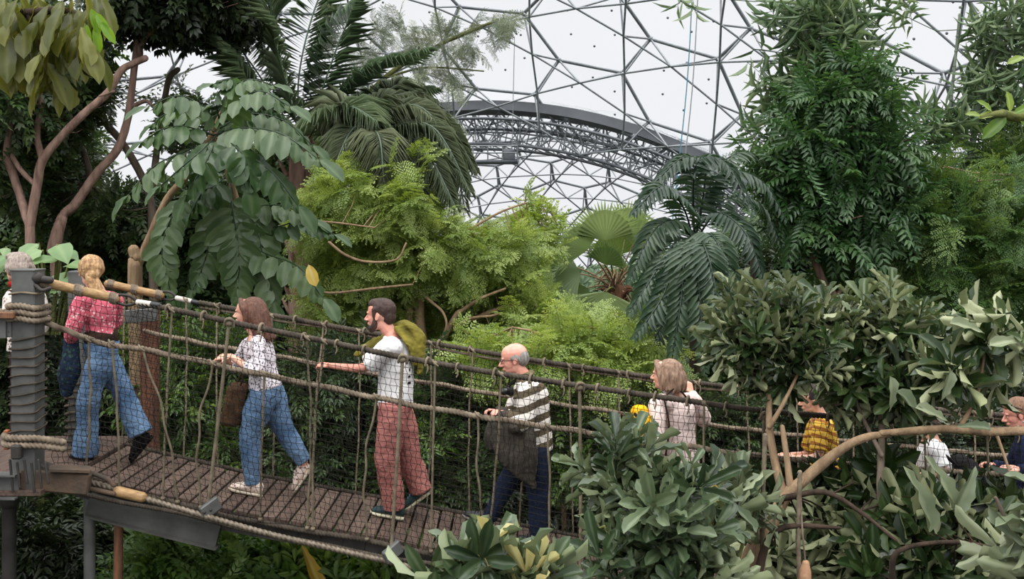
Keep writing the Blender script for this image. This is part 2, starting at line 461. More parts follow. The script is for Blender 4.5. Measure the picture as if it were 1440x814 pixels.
# service gondola hanging beneath the arch, with mast cables
gp=ray_sphere(676,228,C1,R1)*.93
gon=empty('service_gondola',gp,'grey access platform with railings hanging under the arch','platform')
g=MB(); obox(g,gp+A(0,0,0),A(2.6,0,0),A(0,.8,0),A(0,0,.12)); g.build('deck_plate',M_STEELD,gon)
g=MB()
for x in np.linspace(-2.6,2.6,6): rods(g,[gp+A(x,-.8,0)],[gp+A(x,-.8,1.1)],.05)
rods(g,[gp+A(-2.6,-.8,1.1),gp+A(-2.6,-.8,.6)],[gp+A(2.6,-.8,1.1),gp+A(2.6,-.8,.6)],.05); g.build('railing',M_STEEL,gon)
g=MB(); obox(g,gp+A(2.0,0,.5),A(.45,0,0),A(0,.4,0),A(0,0,.4),bev=.08); g.build('winch_box',M_STEELD,gon)
tag(rods(MB(),[gp+A(-2.2,0,0),gp+A(2.2,0,0)],[gp+A(-2.4,1,9),gp+A(2.4,1,9)],.03).build('hanger_cable',M_STEEL),'thin pair of cables holding the gondola up to the dome','cable')
# thin hanging lines in front of the dome
for px,nm in ((962,'thin blue rope hanging from the dome over the drooping palm'),(970,'thin pale wire hanging beside the blue rope from the dome')):
    g=MB(); tube(g,[P(px+14,-60,38),P(px+4,120,38),P(px-18,330,38),P(px-30,520,38)],.022,5,n=24)
    tag(g.build('hanging_line',mat('rope_blue',(70,130,150)) if px==962 else M_STEEL),nm,'rope')
# ------------------------------------------------------------------ rope bridge
def ropemat(name,c1,c2):
    return mat(name,c1,c2,rough=.9,nscale=14,bump=.15,bscale=160,detail=5,spec=.2)
M_ROPE=ropemat('manila_rope',(142,128,110),(92,80,68)); M_ROPED=ropemat('weathered_dark_rope',(84,76,66),(52,46,40))
M_ROPEV=ropemat('grey_brown_rope',(136,124,104),(96,86,72))
M_NET=mat('dark_netting',(40,38,33),(26,25,22),rough=.9,nscale=9,spec=.1)
M_POLE=mat('bamboo_pole',(176,142,96),(128,98,62),rough=.6,nscale=10,stretch=(1,6,6),bump=.3,bscale=40)
M_PLANK=mat('deck_wood',(100,79,67),(60,47,41),rough=.75,nscale=5,stretch=(9,1,9),bump=.5,bscale=30,detail=6)
M_PLANK2=mat('deck_wood_worn',(116,95,82),(74,59,51),rough=.75,nscale=6,stretch=(9,1,9),bump=.5,bscale=30,detail=6)
M_PAINT=mat('grey_painted_steel',(104,105,102),(68,69,66),rough=.55,metal=.2,nscale=5,bump=.12,bscale=18,detail=7)
M_DKSTEEL=mat('dark_grimy_steel',(62,58,54),(34,30,27),rough=.7,metal=.2,nscale=5,bump=.2,bscale=20)
M_RUST=mat('rusty_steel',(92,72,54),(58,50,42),rough=.85,nscale=7,bump=.3,bscale=40,detail=7)
M_WHITE=mat('white_sleeve',(214,208,196),(186,178,164),rough=.5,nscale=20)
M_CABLE=mat('steel_wire_rope',(128,116,100),(84,74,62),rough=.5,metal=.4,nscale=30)
M_BROWNP=mat('brown_worn_pole',(140,94,62),(92,62,44),rough=.7,nscale=6,stretch=(5,5,1),bump=.4,bscale=30)
def curve_at(tab,Y):
    tab=np.array(tab,float); X=(tab[:,0]-CX)/F*Y; Z=(HZ-tab[:,1])/F*Y
    return X,Z
NT=[(60,403),(163,421),(240,433),(322,453),(400,468),(480,484),(566,503),(640,515),(697,525),(780,537),(860,549),(943,560),(1062,577),(1250,592),(1440,606),(1560,613),(2000,634)]
FT=[(60,378),(155,397),(257,421),(305,430),(384,443),(480,461),(560,474),(640,488),(703,499),(780,511),(860,522),(922,531),(1058,548),(1156,560),(1260,570),(1361,580),(1440,586),(1560,592),(1900,606)]
Y_N,Y_F,Y_NE,Y_FE=7.3,8.7,7.55,8.5
XN,ZN=curve_at(NT,Y_N); XF,ZF=curve_at(FT,Y_F)
def z_near(x): return np.interp(x,XN,ZN)
def z_far(x): return np.interp(x,XF,ZF)
FE=[(60,598),(140,618),(230,639),(368,671),(480,691),(606,715),(703,733),(779,750),(860,764),(980,782),(1100,798),(1250,812),(1440,824),(1560,830),(1900,842)]
XD,ZD=curve_at(FE,Y_FE)
def z_deck(x): return np.interp(x,XD,ZD)
def sm(fn,xs,k=9):
    z=fn(xs); pad=np.r_[np.full(k,z[0])+(z[1]-z[0])*np.arange(-k,0),z,np.full(k,z[-1])+(z[-1]-z[-2])*np.arange(1,k+1)]
    ker=np.hanning(2*k+3)[1:-1]; ker/=ker.sum(); return np.convolve(pad,ker,'same')[k:-k]
X0,X1=-3.30,6.6
xs=np.linspace(X0,X1,190)
zn,zf,zd=sm(z_near,xs),sm(z_far,xs),sm(z_deck,xs)
zn_=lambda x:np.interp(x,xs,zn); zf_=lambda x:np.interp(x,xs,zf); zd_=lambda x:np.interp(x,xs,zd)
bridge=empty('rope_bridge',(X0,8.0,float(zd_(X0))),'long sloping rope and net walkway with brown plank deck crossing the forest','bridge')
# planks
pw=.108
x=X0+.05; k=0
while x<X1-.1:
    g=MB(); z=float(zd_(x)); dz=float(zd_(x+.05)-zd_(x-.05))/.1
    ax=nrm(A(1,0,dz)); up=A(-ax[2],0,ax[0])
    obox(g,A(x,(Y_NE+Y_FE)/2+rng.uniform(-.006,.006),z-.02+rng.uniform(-.003,.003)),ax*(pw/2-.007),A(rng.uniform(-.006,.006),(Y_FE-Y_NE)/2,0),up*.018,bev=.004)
    g.build('plank',M_PLANK2 if rng.random()<.3 else M_PLANK,bridge,False); x+=pw; k+=1
for Y in (Y_NE+.02,Y_FE-.02):
    g=MB(); xx=np.linspace(X0,X1,60)
    for i in range(59):
        beam(g,A(xx[i],Y,zd_(xx[i])-.105),A(xx[i+1]+.004,Y,zd_(xx[i+1])-.105),.05,.13)
    g.build('side_bearer',M_DKSTEEL,bridge,False)
# stiff steel girder under the first metres of the deck
g=MB(); beam(g,A(X0+.1,Y_NE-.02,zd_(X0)-.22),A(-2.22,Y_NE-.02,zd_(-2.22)-.22),.05,.17); beam(g,A(X0+.1,Y_NE-.04,zd_(X0)-.30),A(-2.22,Y_NE-.04,zd_(-2.22)-.30),.1,.012)
g.build('steel_girder',mat('girder_paint',(78,78,74),(48,47,44),rough=.6,metal=.2,nscale=5,bump=.15,bscale=20),bridge,False)
def ropeline(name,pts,r,matr,tw=None,seg=15,parent=bridge,step=.014):
    g=MB(); L=np.sum(np.linalg.norm(np.diff(pts,axis=0),axis=1)); tw=tw or r*4.2
    tube(g,pts,r,seg,n=int(L/max(tw/11,.006)),twist=tw,a=0); return g.build(name,matr,parent)
def wob(xs_,amp,f=1.7,ph=0): return amp*np.sin(xs_*f*2.1+ph)+amp*.6*np.sin(xs_*f*4.7+ph*2)
xx=np.linspace(X0,X1,70); xh=xx[(xx>-2.75)]
line=lambda xv,Y,zfn,dz: np.stack([xv,np.full_like(xv,Y),zfn(xv)+dz],-1)
ropeline('handrail_rope',line(xh,Y_N,zn_,0),.021,M_ROPED)
ropeline('handrail_rope',line(xx[xx>-2.75],Y_F,zf_,0),.021,M_ROPED)
far2=line(xh,Y_F+.01,zf_,-.035); far2[:,2]+=wob(xh,.008,1.5); ropeline('lashing_rope',far2,.012,M_ROPE)
def midline(Y,zfn,dz,x0,ph):
    xv=np.linspace(x0,X1,80); p=line(xv,Y,zfn,dz); 
    p[:,2]+= -.012*np.abs(np.sin(xv*PI/.45+ph)); return p
mid=midline(Y_N+.03,zn_,-.335,-3.3,0); midF=midline(Y_F-.03,zf_,-.34,-3.2,1)
mid=np.vstack([A(-3.75,7.12,-.63),A(-3.62,7.05,-.645),A(-3.50,7.15,-.68),mid[2:]])
ropeline('middle_rope',mid,.021,M_ROPE); ropeline('middle_rope',midF,.020,M_ROPE)
e1=line(xx,Y_NE-.05,zd_,-.035);e1[:,2]+=wob(xx,.007,2); ropeline('edge_rope',e1,.020,M_ROPED)
e2=line(xx,Y_FE+.04,zd_,-.0);ropeline('edge_rope',e2,.018,M_ROPED)
e3=line(xx,Y_NE-.09,zd_,-.10);e3[:,2]+=wob(xx,.012,1.3,2); ropeline('edge_rope',e3,.016,M_ROPED)
# netting: square mesh cells with knots, sagging a little
def net(Yt,Yb,zt,ztopoff,zb,name,x0,ph):
    cell=.040; nx=int((X1-x0)/cell); nz=31
    g=MB(); u=np.linspace(0,1,nz); xv=x0+np.arange(nx)*cell
    U,XX=np.meshgrid(u,xv,indexing='ij')
    ZT=zt(XX)+ztopoff; ZB=zb(XX)-.03
    bulge=.05*np.sin(U*PI)
    sag=.02*np.sin(XX*3.1+ph+U*2)+.012*np.sin(XX*7.7+ph*3+U*5)
    PX=XX+.035*np.sin(U*3.5+XX*1.3+ph)+.012*np.sin(XX*11+U*9)
    PY=Yt+(Yb-Yt)*U+(bulge+sag)*(1 if Yb<Yt else -1)*1.0
    PZ=ZT+(ZB-ZT)*U**.98+.008*np.sin(XX*9+U*4)
    Pn=np.stack([PX,PY,PZ],-1)
    # each cord wanders slightly (diamond-ish cells)
    Pn[:,:,0]+=.007*((np.indices((nz,nx)).sum(0)%2)*2-1)
    r=.0021
    rods(g,Pn[:-1].reshape(-1,3),Pn[1:].reshape(-1,3),r,3); rods(g,Pn[:,:-1].reshape(-1,3),Pn[:,1:].reshape(-1,3),r,3)
    return g.build(name,M_NET,bridge,False)
net(Y_N,Y_NE-.06,zn_,-.01,zd_,'safety_net',-3.42,0.)
net(Y_F,Y_FE+.05,zf_,-.01,zd_,'safety_net',-3.30,1.7)
# vertical ropes: (top px,py, bottom px,py, side, sag)
def vrope(name,p0,p1,r,sag,Y0,Y1,knot=True,m=M_ROPEV):
    a=P(p0[0],p0[1],Y0);b=P(p1[0],p1[1],Y1); n=7; t=np.linspace(0,1,n)[:,None]
    p=a*(1-t)+b*t; s=np.sin(t[:,0]*PI); p[:,0]+=sag*s*np.array([1,.6,1.2,.8,1.1,.7,1]); p[:,1]-=.02*s
    g=MB(); L=np.linalg.norm(b-a); tube(g,p,r,9,n=max(20,int(L/.008)),twist=r*5)
    if knot:
        for c in (a,b): ell(g,c,(r*2.1,r*2.3,r*1.9),8,6); 
        tube(g,[a+A(-.018,-.02,.022),a+A(0,-.035,.0),a+A(.02,-.02,-.02)],r*.9,6,n=7)
    return g.build(name,m,bridge)
nd=lambda px:float((HZ-zd_((px-CX)/F*Y_NE)*F/Y_NE))      # row of near deck edge at column
ny=lambda px:float(HZ-zn_((px-CX)/F*Y_N)*F/Y_N)
fy=lambda px:float(HZ-zf_((px-CX)/F*Y_F)*F/Y_F)
fd=lambda px:float(HZ-zd_((px-CX)/F*Y_FE)*F/Y_FE)
for tx,bx,sg,half in ((125,120,.03,1),(158,168,.02,1),(200,250,.05,1),(242,229,.0,0),(300,282,-.06,1),(372,366,.0,1),(432,432,.03,0),(456,440,-.03,0),
                      (530,516,-.05,1),(612,606,.0,0),(672,690,-.04,1),(705,682,.02,0),(770,768,.02,1),(905,900,.02,1),(990,986,.0,0),(1040,1046,.02,1),(1130,1128,.02,1),(1210,1216,-.02,1),(1300,1296,.02,0),(1388,1384,.02,0)):
    y0=ny(tx)+(62 if half else 0)
    vrope('vertical_rope',(tx,y0),(bx,nd(bx)+6),.0085,sg,Y_N-.02,Y_NE-.08)
for tx,bx,sg in ((176,172,.0),(262,258,.02),(305,306,.0),(382,384,.02),(455,440,-.02),(505,500,.02),(560,552,.0),(606,600,.02),(665,660,-.02),(735,730,.02),(800,806,.0),(870,866,.02),(935,930,.0),(978,976,.0),(1050,1048,.02),(1120,1124,.0),(1200,1198,.0),(1290,1288,.0),(1370,1372,.0)):
    vrope('vertical_rope',(tx,fy(tx)),(bx,fd(bx)+2),.008,sg,Y_F-.02,Y_FE+.03)
# taut hangers down to the support cable
def hanger(p0,p1,Y0,Y1,r=.013):
    g=MB(); a=P(*p0,Y0);b=P(*p1,Y1); tube(g,[a,(a+b)/2+A(.004,-.005,0),b],r,9,n=190,twist=.065)
    tube(g,[a+A(-.03,-.0,-.02),a+A(-.01,-.03,.03),a+A(.03,-.01,.02),a+A(.03,.01,-.03)],r*.9,7,n=12); ell(g,a,(.03,.03,.028),10,8)
    g.build('hanger_rope',M_ROPEV,bridge)
hanger((322,454),(293,706),Y_N-.03,7.40); hanger((566,505),(550,775),Y_N-.03,7.40); hanger((815,544),(816,830),Y_N-.03,7.40)
hanger((1074,585),(1072,850),Y_N-.05,7.40)
# small whipping knots along the handrails
for Y,fn,lst,dy in ((Y_N,ny,range(190,1440,46),0),(Y_F,fy,range(200,1440,52),0)):
    for i,px in enumerate(lst):
        p=P(px+rng.uniform(-8,8),0,Y-.0); p[2]=(zn_ if Y==Y_N else zf_)(p[0])
        if p[0]<-2.7: continue
        g=MB(); s=rng.uniform(.8,1.15)
        tube(g,[p+A(-.012*s,-.026,-.024*s),p+A(-.004,-.03,.02*s),p+A(.008,0,.03*s),p+A(.012,.026,-.01),p+A(.0,.02,-.03*s),p+A(0,-.024,-.022*s)],.0095*s,6,n=16)
        tube(g,[p+A(0,-.026,-.02),p+A(.006,-.03,-.05),p+A(-.004,-.028,-.08*s)],.006,5,n=6)
        g.build('knot',M_ROPEV,bridge)
# bamboo sleeves over the handrail at the platform
def sleeve(p0,p1,Y0,Y1,Yn):
    a=P(*p0,Y0);b=P(*p1,Y1); g=MB(); tube(g,[a,a*.65+b*.35,a*.3+b*.7,b],[.036,.034,.035,.034],14,n=24,rough=.05)
    o=g.build('bamboo_sleeve',M_POLE,bridge)
    for t in (.06,.5,.97):
        g=MB()
        c=a*(1-t)+b*t; d=nrm(b-a)
        for s in (-.018,-.006,.006,.018): tube(g,[c+d*s+A(0,-.04*math.cos(u),.04*math.sin(u)) for u in np.linspace(0,2*PI,9)],.006,5,n=14,cap=False)
        tube(g,[c-d*.024,c+d*.024],.0385,12,n=3,cap=False); g.build('binding',M_ROPE,o)
    return b
sleeve((58,396),(163,420),7.12,Y_N,0); sleeve((152,399),(226,415),8.62,Y_F,0)
# eye splices with white ferrule between sleeve and handrail
for (p0,p1,p2,Y,dx) in (((165,420),(196,425),(213,428),Y_N,0),((228,414),(250,420),(270,424),Y_F,0)):
    a,b,c=P(*p0,Y),P(*p1,Y),P(*p2,Y); d=nrm(c-a); n_=A(-d[2],0,d[0]); Ls=np.linalg.norm(b-a)
    g=MB(); lp=[a+d*Ls*.9, a+d*Ls*.6+n_*.03, a+d*.02+n_*.032, a-d*.015, a+d*.02-n_*.032,a+d*Ls*.6-n_*.03,a+d*Ls*.9]
    tube(g,lp,.011,7,n=40,twist=.06); g.build('eye_splice',M_DKSTEEL,bridge)
    g=MB(); tube(g,[a+d*Ls*.95,c],.022,14,n=4); g.build('ferrule',M_WHITE,bridge)
    g=MB(); tube(g,[c,c+d*.05],.023,12,n=3); g.build('end_collar',mat('black_rubber',(24,24,26),rough=.5),bridge)
# main support cable in front and below, with socket, sleeve and hanger plates
CP=[(112,675),(150,684),(205,701),(290,726),(380,751),(470,772),(560,793),(640,812),(760,830),(900,850)]
cb=np.array([P(x,y,7.28+0.0003*(x-112)) for x,y in CP])
g=MB(); tube(g,cb,.021,15,n=560,twist=.11); g.build('support_cable',M_CABLE,bridge)
g=MB(); tube(g,[P(166,691,7.29),P(200,699,7.3)],.038,16,n=8,rough=.05); g.build('cable_sleeve',M_POLE,bridge)
g=MB(); a=P(106,672,7.27); tube(g,[P(160,694,7.25),P(130,688,7.25),P(108,685,7.25),P(112,668,7.25),P(122,664,7.25),P(150,673,7.25),P(160,682,7.25)],.018,8,n=40); g.build('cable_clevis',M_RUST,bridge)
for px,py in ((296,714),(552,776),(816,838)):
    c=P(px,py,7.36); g=MB(); obox(g,c,nrm(A(.5,.35,.35))*.075,nrm(A(-.6,.8,0))*.022,nrm(A(-.35,-.2,.9))*.05,bev=.008); g.build('hanger_plate',M_PAINT,bridge,False)
    g=MB(); ell(g,c+A(.02,-.06,.0),(.012,.012,.012),8,6); ell(g,c+A(-.03,-.05,-.02),(.012,.012,.012),8,6); g.build('bolt',M_DKSTEEL,bridge)
# ------------------------------------------------------------------ steel landing at the left
land=empty('landing_platform',(-4.0,8.0,float(zd_(X0))-.02),'steel and plank landing where the rope bridge starts','platform')
zl=float(zd_(X0))-.0
g=MB()
for i in range(9):
    y=7.0+i*.2; obox(g,A(-4.4,y+.1,zl+.0),A(1.08,0,0),A(0,.094,0),A(0,0,.02),bev=.005)
g.build('deck_boards',M_PLANK,land,False)
g=MB(); beam(g,A(-5.4,7.02,-1.79),A(-3.48,7.02,-1.79),.11,.012);beam(g,A(-5.4,7.02,-1.95),A(-3.48,7.02,-1.95),.11,.012);beam(g,A(-5.4,7.03,-1.87),A(-3.48,7.03,-1.87),.012,.16)
g.build('channel_beam',M_PAINT,land,False)
g=MB(); beam(g,A(-3.5,7.1,-1.83),A(-3.05,7.2,-1.90),.13,.15,bev=.012); beam(g,A(-3.3,7.1,-1.765),A(-3.05,7.2,-1.80),.15,.02); 
g.build('anchor_beam',M_RUST,land,False)
g=MB(); beam(g,P(30,655,7.15),P(75,668,7.15),.1,.13,bev=.01); beam(g,A(-3.47,7.0,-1.58),A(-3.47,7.0,-2.0),.02,.02); obox(g,A(-3.47,6.98,-1.62),A(.035,0,0),A(0,.03,0),A(0,0,.05),bev=.01)
for k in range(6): tube(g,[A(-3.52+k*.05,6.98,-1.68-.02*(k%2)),A(-3.50+k*.05,6.98,-1.90+.03*(k%3))],.009,6,n=3)
g.build('bracket',M_DKSTEEL,land,False)
g=MB(); c=P(10,618,7.1); obox(g,c,A(.018,0,0),A(0,.02,0),A(0,0,.07),bev=.006); g.build('orange_tensioner',mat('rust_orange',(150,82,40),rough=.6),land,False)
def rope_wrap(c,hw,hd,z0,z1,n,r,parent,m):
    g=MB(); pts=[]
    for i in range(n*8+1):
        t=i/8; z=z0+(z1-z0)*t/n; k=i%8
        cs=[(-1,-1),(0,-1.02),(1,-1),(1.02,0),(1,1),(0,1.02),(-1,1),(-1.02,0)][k]
        pts.append(A(c[0]+cs[0]*(hw+r),c[1]+cs[1]*(hd+r),z+.008*math.sin(i*1.7)))
    tube(g,pts,r,7,n=len(pts)*3,twist=r*7); return g.build('rope_wrapping',m,parent)
ps=empty('steel_post',(-3.46,7.13,zl),'grey square steel post bound with rope holding the near handrail','post')
g=MB(); obox(g,A(-3.465,7.13,(-.35+zl)/2),A(.083,0,0),A(0,.083,0),A(0,0,(-.35-zl)/2),bev=.008); obox(g,A(-3.465,7.13,-.353),A(.088,0,0),A(0,.088,0),A(0,0,.006),bev=.003); g.build('post_tube',M_PAINT,ps,False)
for z0,z1,n in ((-1.50,-.78,11),(-.52,-.50,1)): rope_wrap(A(-3.465,7.13,0),.083,.083,z0,z1,n,.0075,ps,M_ROPED if n>1 else M_ROPEV)
for dz in (-.60,-.645,-.69): 
    g=MB(); tube(g,[A(-3.58,7.2,dz),A(-3.56,7.03,dz-.005),A(-3.46,7.01,dz),A(-3.37,7.03,dz-.02),A(-3.35,7.2,dz-.02)],.021,10,n=110,twist=.09); g.build('rope_coil',M_ROPE,ps)
for dz in (-1.53,-1.58): 
    g=MB(); tube(g,[A(-3.62,7.1,dz),A(-3.56,7.02,dz),A(-3.46,7.0,dz),A(-3.34,7.03,dz-.01),A(-3.2,7.1,dz-.05)],.023,10,n=110,twist=.09); g.build('rope_coil',M_ROPE,ps)
g=MB(); c=P(52,391,7.08); ell(g,c,(.045,.04,.042),14,10); tube(g,[c+A(-.03,0,0),c+A(.09,.01,-.015)],.026,10,n=4); tube(g,[c+A(.0,-.02,-.05),c+A(.05,-.03,-.085),c+A(.1,-.02,-.07)],.014,8,n=8); g.build('rail_bracket',M_DKSTEEL,ps)
pb=empty('steel_post',(-3.46,8.35,zl),'grey square steel post at the far side behind the pink print blouse','post')
g=MB(); obox(g,A(-3.62,8.35,(-.42+zl)/2),A(.075,0,0),A(0,.075,0),A(0,0,(-.42-zl)/2),bev=.008); g.build('post_tube',M_PAINT,pb,False)
rope_wrap(A(-3.62,8.35,0),.075,.075,-1.9,-1.3,10,.012,pb,M_ROPED)
# plank rail and frame left of the near post
rl=empty('plank_rail',(-4.1,7.05,-.68),'horizontal wooden plank rail on a grey steel bar left of the near post','railing')
g=MB(); obox(g,A(-4.05,7.05,-.665),A(.56,0,0),A(0,.09,0),A(0,0,.022),bev=.005); g.build('rail_plank',M_BROWNP,rl,False)
g=MB(); beam(g,A(-4.6,7.06,-.765),A(-3.54,7.06,-.765),.05,.12,bev=.005); obox(g,A(-3.62,7.03,-.76),A(.05,0,0),A(0,.01,0),A(0,0,.07)); g.build('rail_bar',M_PAINT,rl,False)
# pipes beneath the landing
for px,w,py0,py1,Y,m,lb in ((126,.042,682,900,7.6,M_PAINT,'grey steel pipe propping the landing under the cable socket'),
                         (168,.034,694,900,7.7,M_BROWNP,'slender rust brown pole standing right of the grey pipe'),
                         (13,.05,700,900,7.5,M_DKSTEEL,'dark steel pipe below the left end of the landing')):
    top=P(px,py0,Y); bot=P(px-(6 if px==168 else 1),py0+10,Y); bot=top+(bot-top)*60; bot=A(top[0]-(.1 if px==168 else .0),Y,-7.2)
    e=empty('support_pipe',bot,lb,'pipe'); g=MB(); tube(g,[bot,(top+bot)/2,top],w,16,n=8,cap=False); g.build('pipe_shaft',m,e)
    g=MB(); tube(g,[top-A(0,0,.03),top+A(0,0,.0)],w*1.35,16,n=2); g.build('pipe_collar',m,e)
    g=MB(); obox(g,bot,A(.14,0,0),A(0,.14,0),A(0,0,.015)); g.build('foot_plate',m,e,False)
# hewn red-brown posts beyond the far handrail
for px,pyt,pyb,Y,r,lb in ((211,432,572,9.2,.07,'squared red brown timber post behind the far net'),):
    t=P(px,pyt,Y); b=A(t[0],Y,-7.2); g=MB(); obox(g,(t+b)/2,A(r,0,0),A(0,r,0),A(0,0,(t[2]-b[2])/2),bev=.008); e=empty('timber_post',b,lb,'post'); g.build('post_shaft',mat('red_brown_timber',(122,78,58),(80,50,38),rough=.8,nscale=5,stretch=(5,5,.6),bump=.5,bscale=22),e,False)
    g=MB(); obox(g,t+A(0,0,.02),A(r*1.15,0,0),A(0,r*1.15,0),A(0,0,.02),bev=.005); g.build('post_cap',M_PAINT,e,False)
# steel flat strap between far post and first timber post
g=MB(); beam(g,P(170,446,8.95),P(222,442,9.05),.04,.12,bev=.006); tag(g.build('cross_plate',M_PAINT,None,False),'grey steel plate bolted to the timber post behind the handrail','plate')
# ------------------------------------------------------------------ people
def skinmat(name,c,c2):
    m,nt,out=newmat(name);b=nt.nodes.new('ShaderNodeBsdfPrincipled');b.inputs['Roughness'].default_value=.5
    b.inputs['Subsurface Weight'].default_value=.15; b.inputs['Subsurface Radius'].default_value=(.01,.004,.002); b.inputs['Subsurface Scale'].default_value=.5
    tc=nt.nodes.new('ShaderNodeTexCoord');n=nt.nodes.new('ShaderNodeTexNoise');n.inputs['Scale'].default_value=14
    nt.links.new(tc.outputs['Object'],n.inputs['Vector']); r=ramp(nt,[(.35,lin(c)),(.7,lin(c2))]);nt.links.new(n.outputs[0],r.inputs[0]);nt.links.new(r.outputs[0],b.inputs['Base Color'])
    nt.links.new(b.outputs[0],out.inputs[0]);return m
M_SKIN=skinmat('skin',(222,172,148),(205,148,124)); M_SKINP=skinmat('skin_flushed',(222,160,140),(198,132,114))
def cloth(name,c1,c2,nscale=6,bump=.5,bscale=26,**k): return mat(name,c1,c2,rough=.9,nscale=nscale,bump=bump,bscale=bscale,spec=.15,detail=5,**k)
M_DENIM=cloth('blue_denim',(108,134,162),(58,82,112),nscale=5,bscale=45); M_DENIM2=cloth('mid_blue_denim',(98,124,152),(52,74,102),nscale=4,bscale=40)
M_NAVY=cloth('navy_denim',(34,44,66),(20,26,42)); M_TEE=cloth('white_cotton',(232,230,228),(212,210,210),bscale=14,bump=.35)
M_REDT=cloth('faded_red_cotton',(174,116,108),(136,84,80),bscale=22); M_BLACK=cloth('black_cloth',(34,32,32),(20,19,20)); M_OLIVE=cloth('olive_cloth',(128,118,48),(78,74,34),bscale=16)
M_PINKC=cloth('pale_pink_coat',(226,206,200),(204,182,176),bscale=14); M_SOLE=mat('shoe_sole',(212,200,180),(160,146,126),rough=.7,nscale=20)
M_EYE=mat('eye_dark',(40,30,26),rough=.2); M_GLASSF=mat('black_frame',(18,18,20),rough=.3)
M_HAT=cloth('dark_leather',(62,44,34),(34,26,22)); M_JACK=cloth('dark_jacket',(58,50,40),(34,30,26),bscale=20)
def pattern_voronoi(name,base,dots,scale,thr=.35,stretch=(1,1,1),bump=.3):
    m,nt,out=newmat(name);N=nt.nodes;L=nt.links;b=N.new('ShaderNodeBsdfPrincipled');b.inputs['Roughness'].default_value=.9;b.inputs['Specular IOR Level'].default_value=.15
    tc=N.new('ShaderNodeTexCoord');mp=N.new('ShaderNodeMapping');mp.inputs['Scale'].default_value=stretch;L.new(tc.outputs['Object'],mp.inputs[0])
    v=N.new('ShaderNodeTexVoronoi');v.inputs['Scale'].default_value=scale;L.new(mp.outputs[0],v.inputs['Vector'])
    r=ramp(nt,[(thr-.06,lin(dots)),(thr+.06,lin(base))]);L.new(v.outputs['Distance'],r.inputs[0]);L.new(r.outputs[0],b.inputs['Base Color'])
    n=N.new('ShaderNodeTexNoise');n.inputs['Scale'].default_value=16;L.new(tc.outputs['Object'],n.inputs['Vector']);bp=N.new('ShaderNodeBump');bp.inputs['Strength'].default_value=bump;bp.inputs['Distance'].default_value=.03;L.new(n.outputs[0],bp.inputs['Height']);L.new(bp.outputs[0],b.inputs['Normal'])
    L.new(b.outputs[0],out.inputs[0]);return m
def stripes(name,c1,c2,scale,direction,distort=.5,thr=.5,broken=None):
    """bands woven into the cloth, scale bands per metre along direction"""
    m,nt,out=newmat(name);N=nt.nodes;L=nt.links;b=N.new('ShaderNodeBsdfPrincipled');b.inputs['Roughness'].default_value=.9;b.inputs['Specular IOR Level'].default_value=.15
    tc=N.new('ShaderNodeTexCoord');n=N.new('ShaderNodeTexNoise');n.inputs['Scale'].default_value=5;L.new(tc.outputs['Object'],n.inputs['Vector'])
    d=N.new('ShaderNodeVectorMath');d.operation='DOT_PRODUCT';d.inputs[1].default_value=tuple(x*scale for x in direction);L.new(tc.outputs['Object'],d.inputs[0])
    ad=N.new('ShaderNodeMath');ad.operation='MULTIPLY_ADD';ad.inputs[1].default_value=distort;L.new(n.outputs[0],ad.inputs[0]);L.new(d.outputs['Value'],ad.inputs[2])
    fr=N.new('ShaderNodeMath');fr.operation='FRACT';L.new(ad.outputs[0],fr.inputs[0])
    r=ramp(nt,[(0,lin(c1)),(thr,lin(c2))],'CONSTANT');L.new(fr.outputs[0],r.inputs[0])
    src=r.outputs[0]
    if broken:
        ch=N.new('ShaderNodeTexVoronoi');ch.inputs['Scale'].default_value=broken[1];L.new(tc.outputs['Object'],ch.inputs['Vector'])
        r2=ramp(nt,[(.15,(0,0,0)),(.25,(1,1,1))]);L.new(ch.outputs['Distance'],r2.inputs[0])
        mx=N.new('ShaderNodeMix');mx.data_type='RGBA';L.new(r2.outputs[0],mx.inputs[0]);mx.inputs[6].default_value=(*lin(broken[0]),1);L.new(src,mx.inputs[7]);src=mx.outputs[2]
    L.new(src,b.inputs['Base Color'])
    n2=N.new('ShaderNodeTexNoise');n2.inputs['Scale'].default_value=16;L.new(tc.outputs['Object'],n2.inputs['Vector']);bp=N.new('ShaderNodeBump');bp.inputs['Strength'].default_value=.35;bp.inputs['Distance'].default_value=.03;L.new(n2.outputs[0],bp.inputs['Height']);L.new(bp.outputs[0],b.inputs['Normal'])
    L.new(b.outputs[0],out.inputs[0]);return m
def hairmat(name,c1,c2): return mat(name,c1,c2,rough=.55,nscale=9,stretch=(7,7,1.2),bump=.5,bscale=60,detail=5)

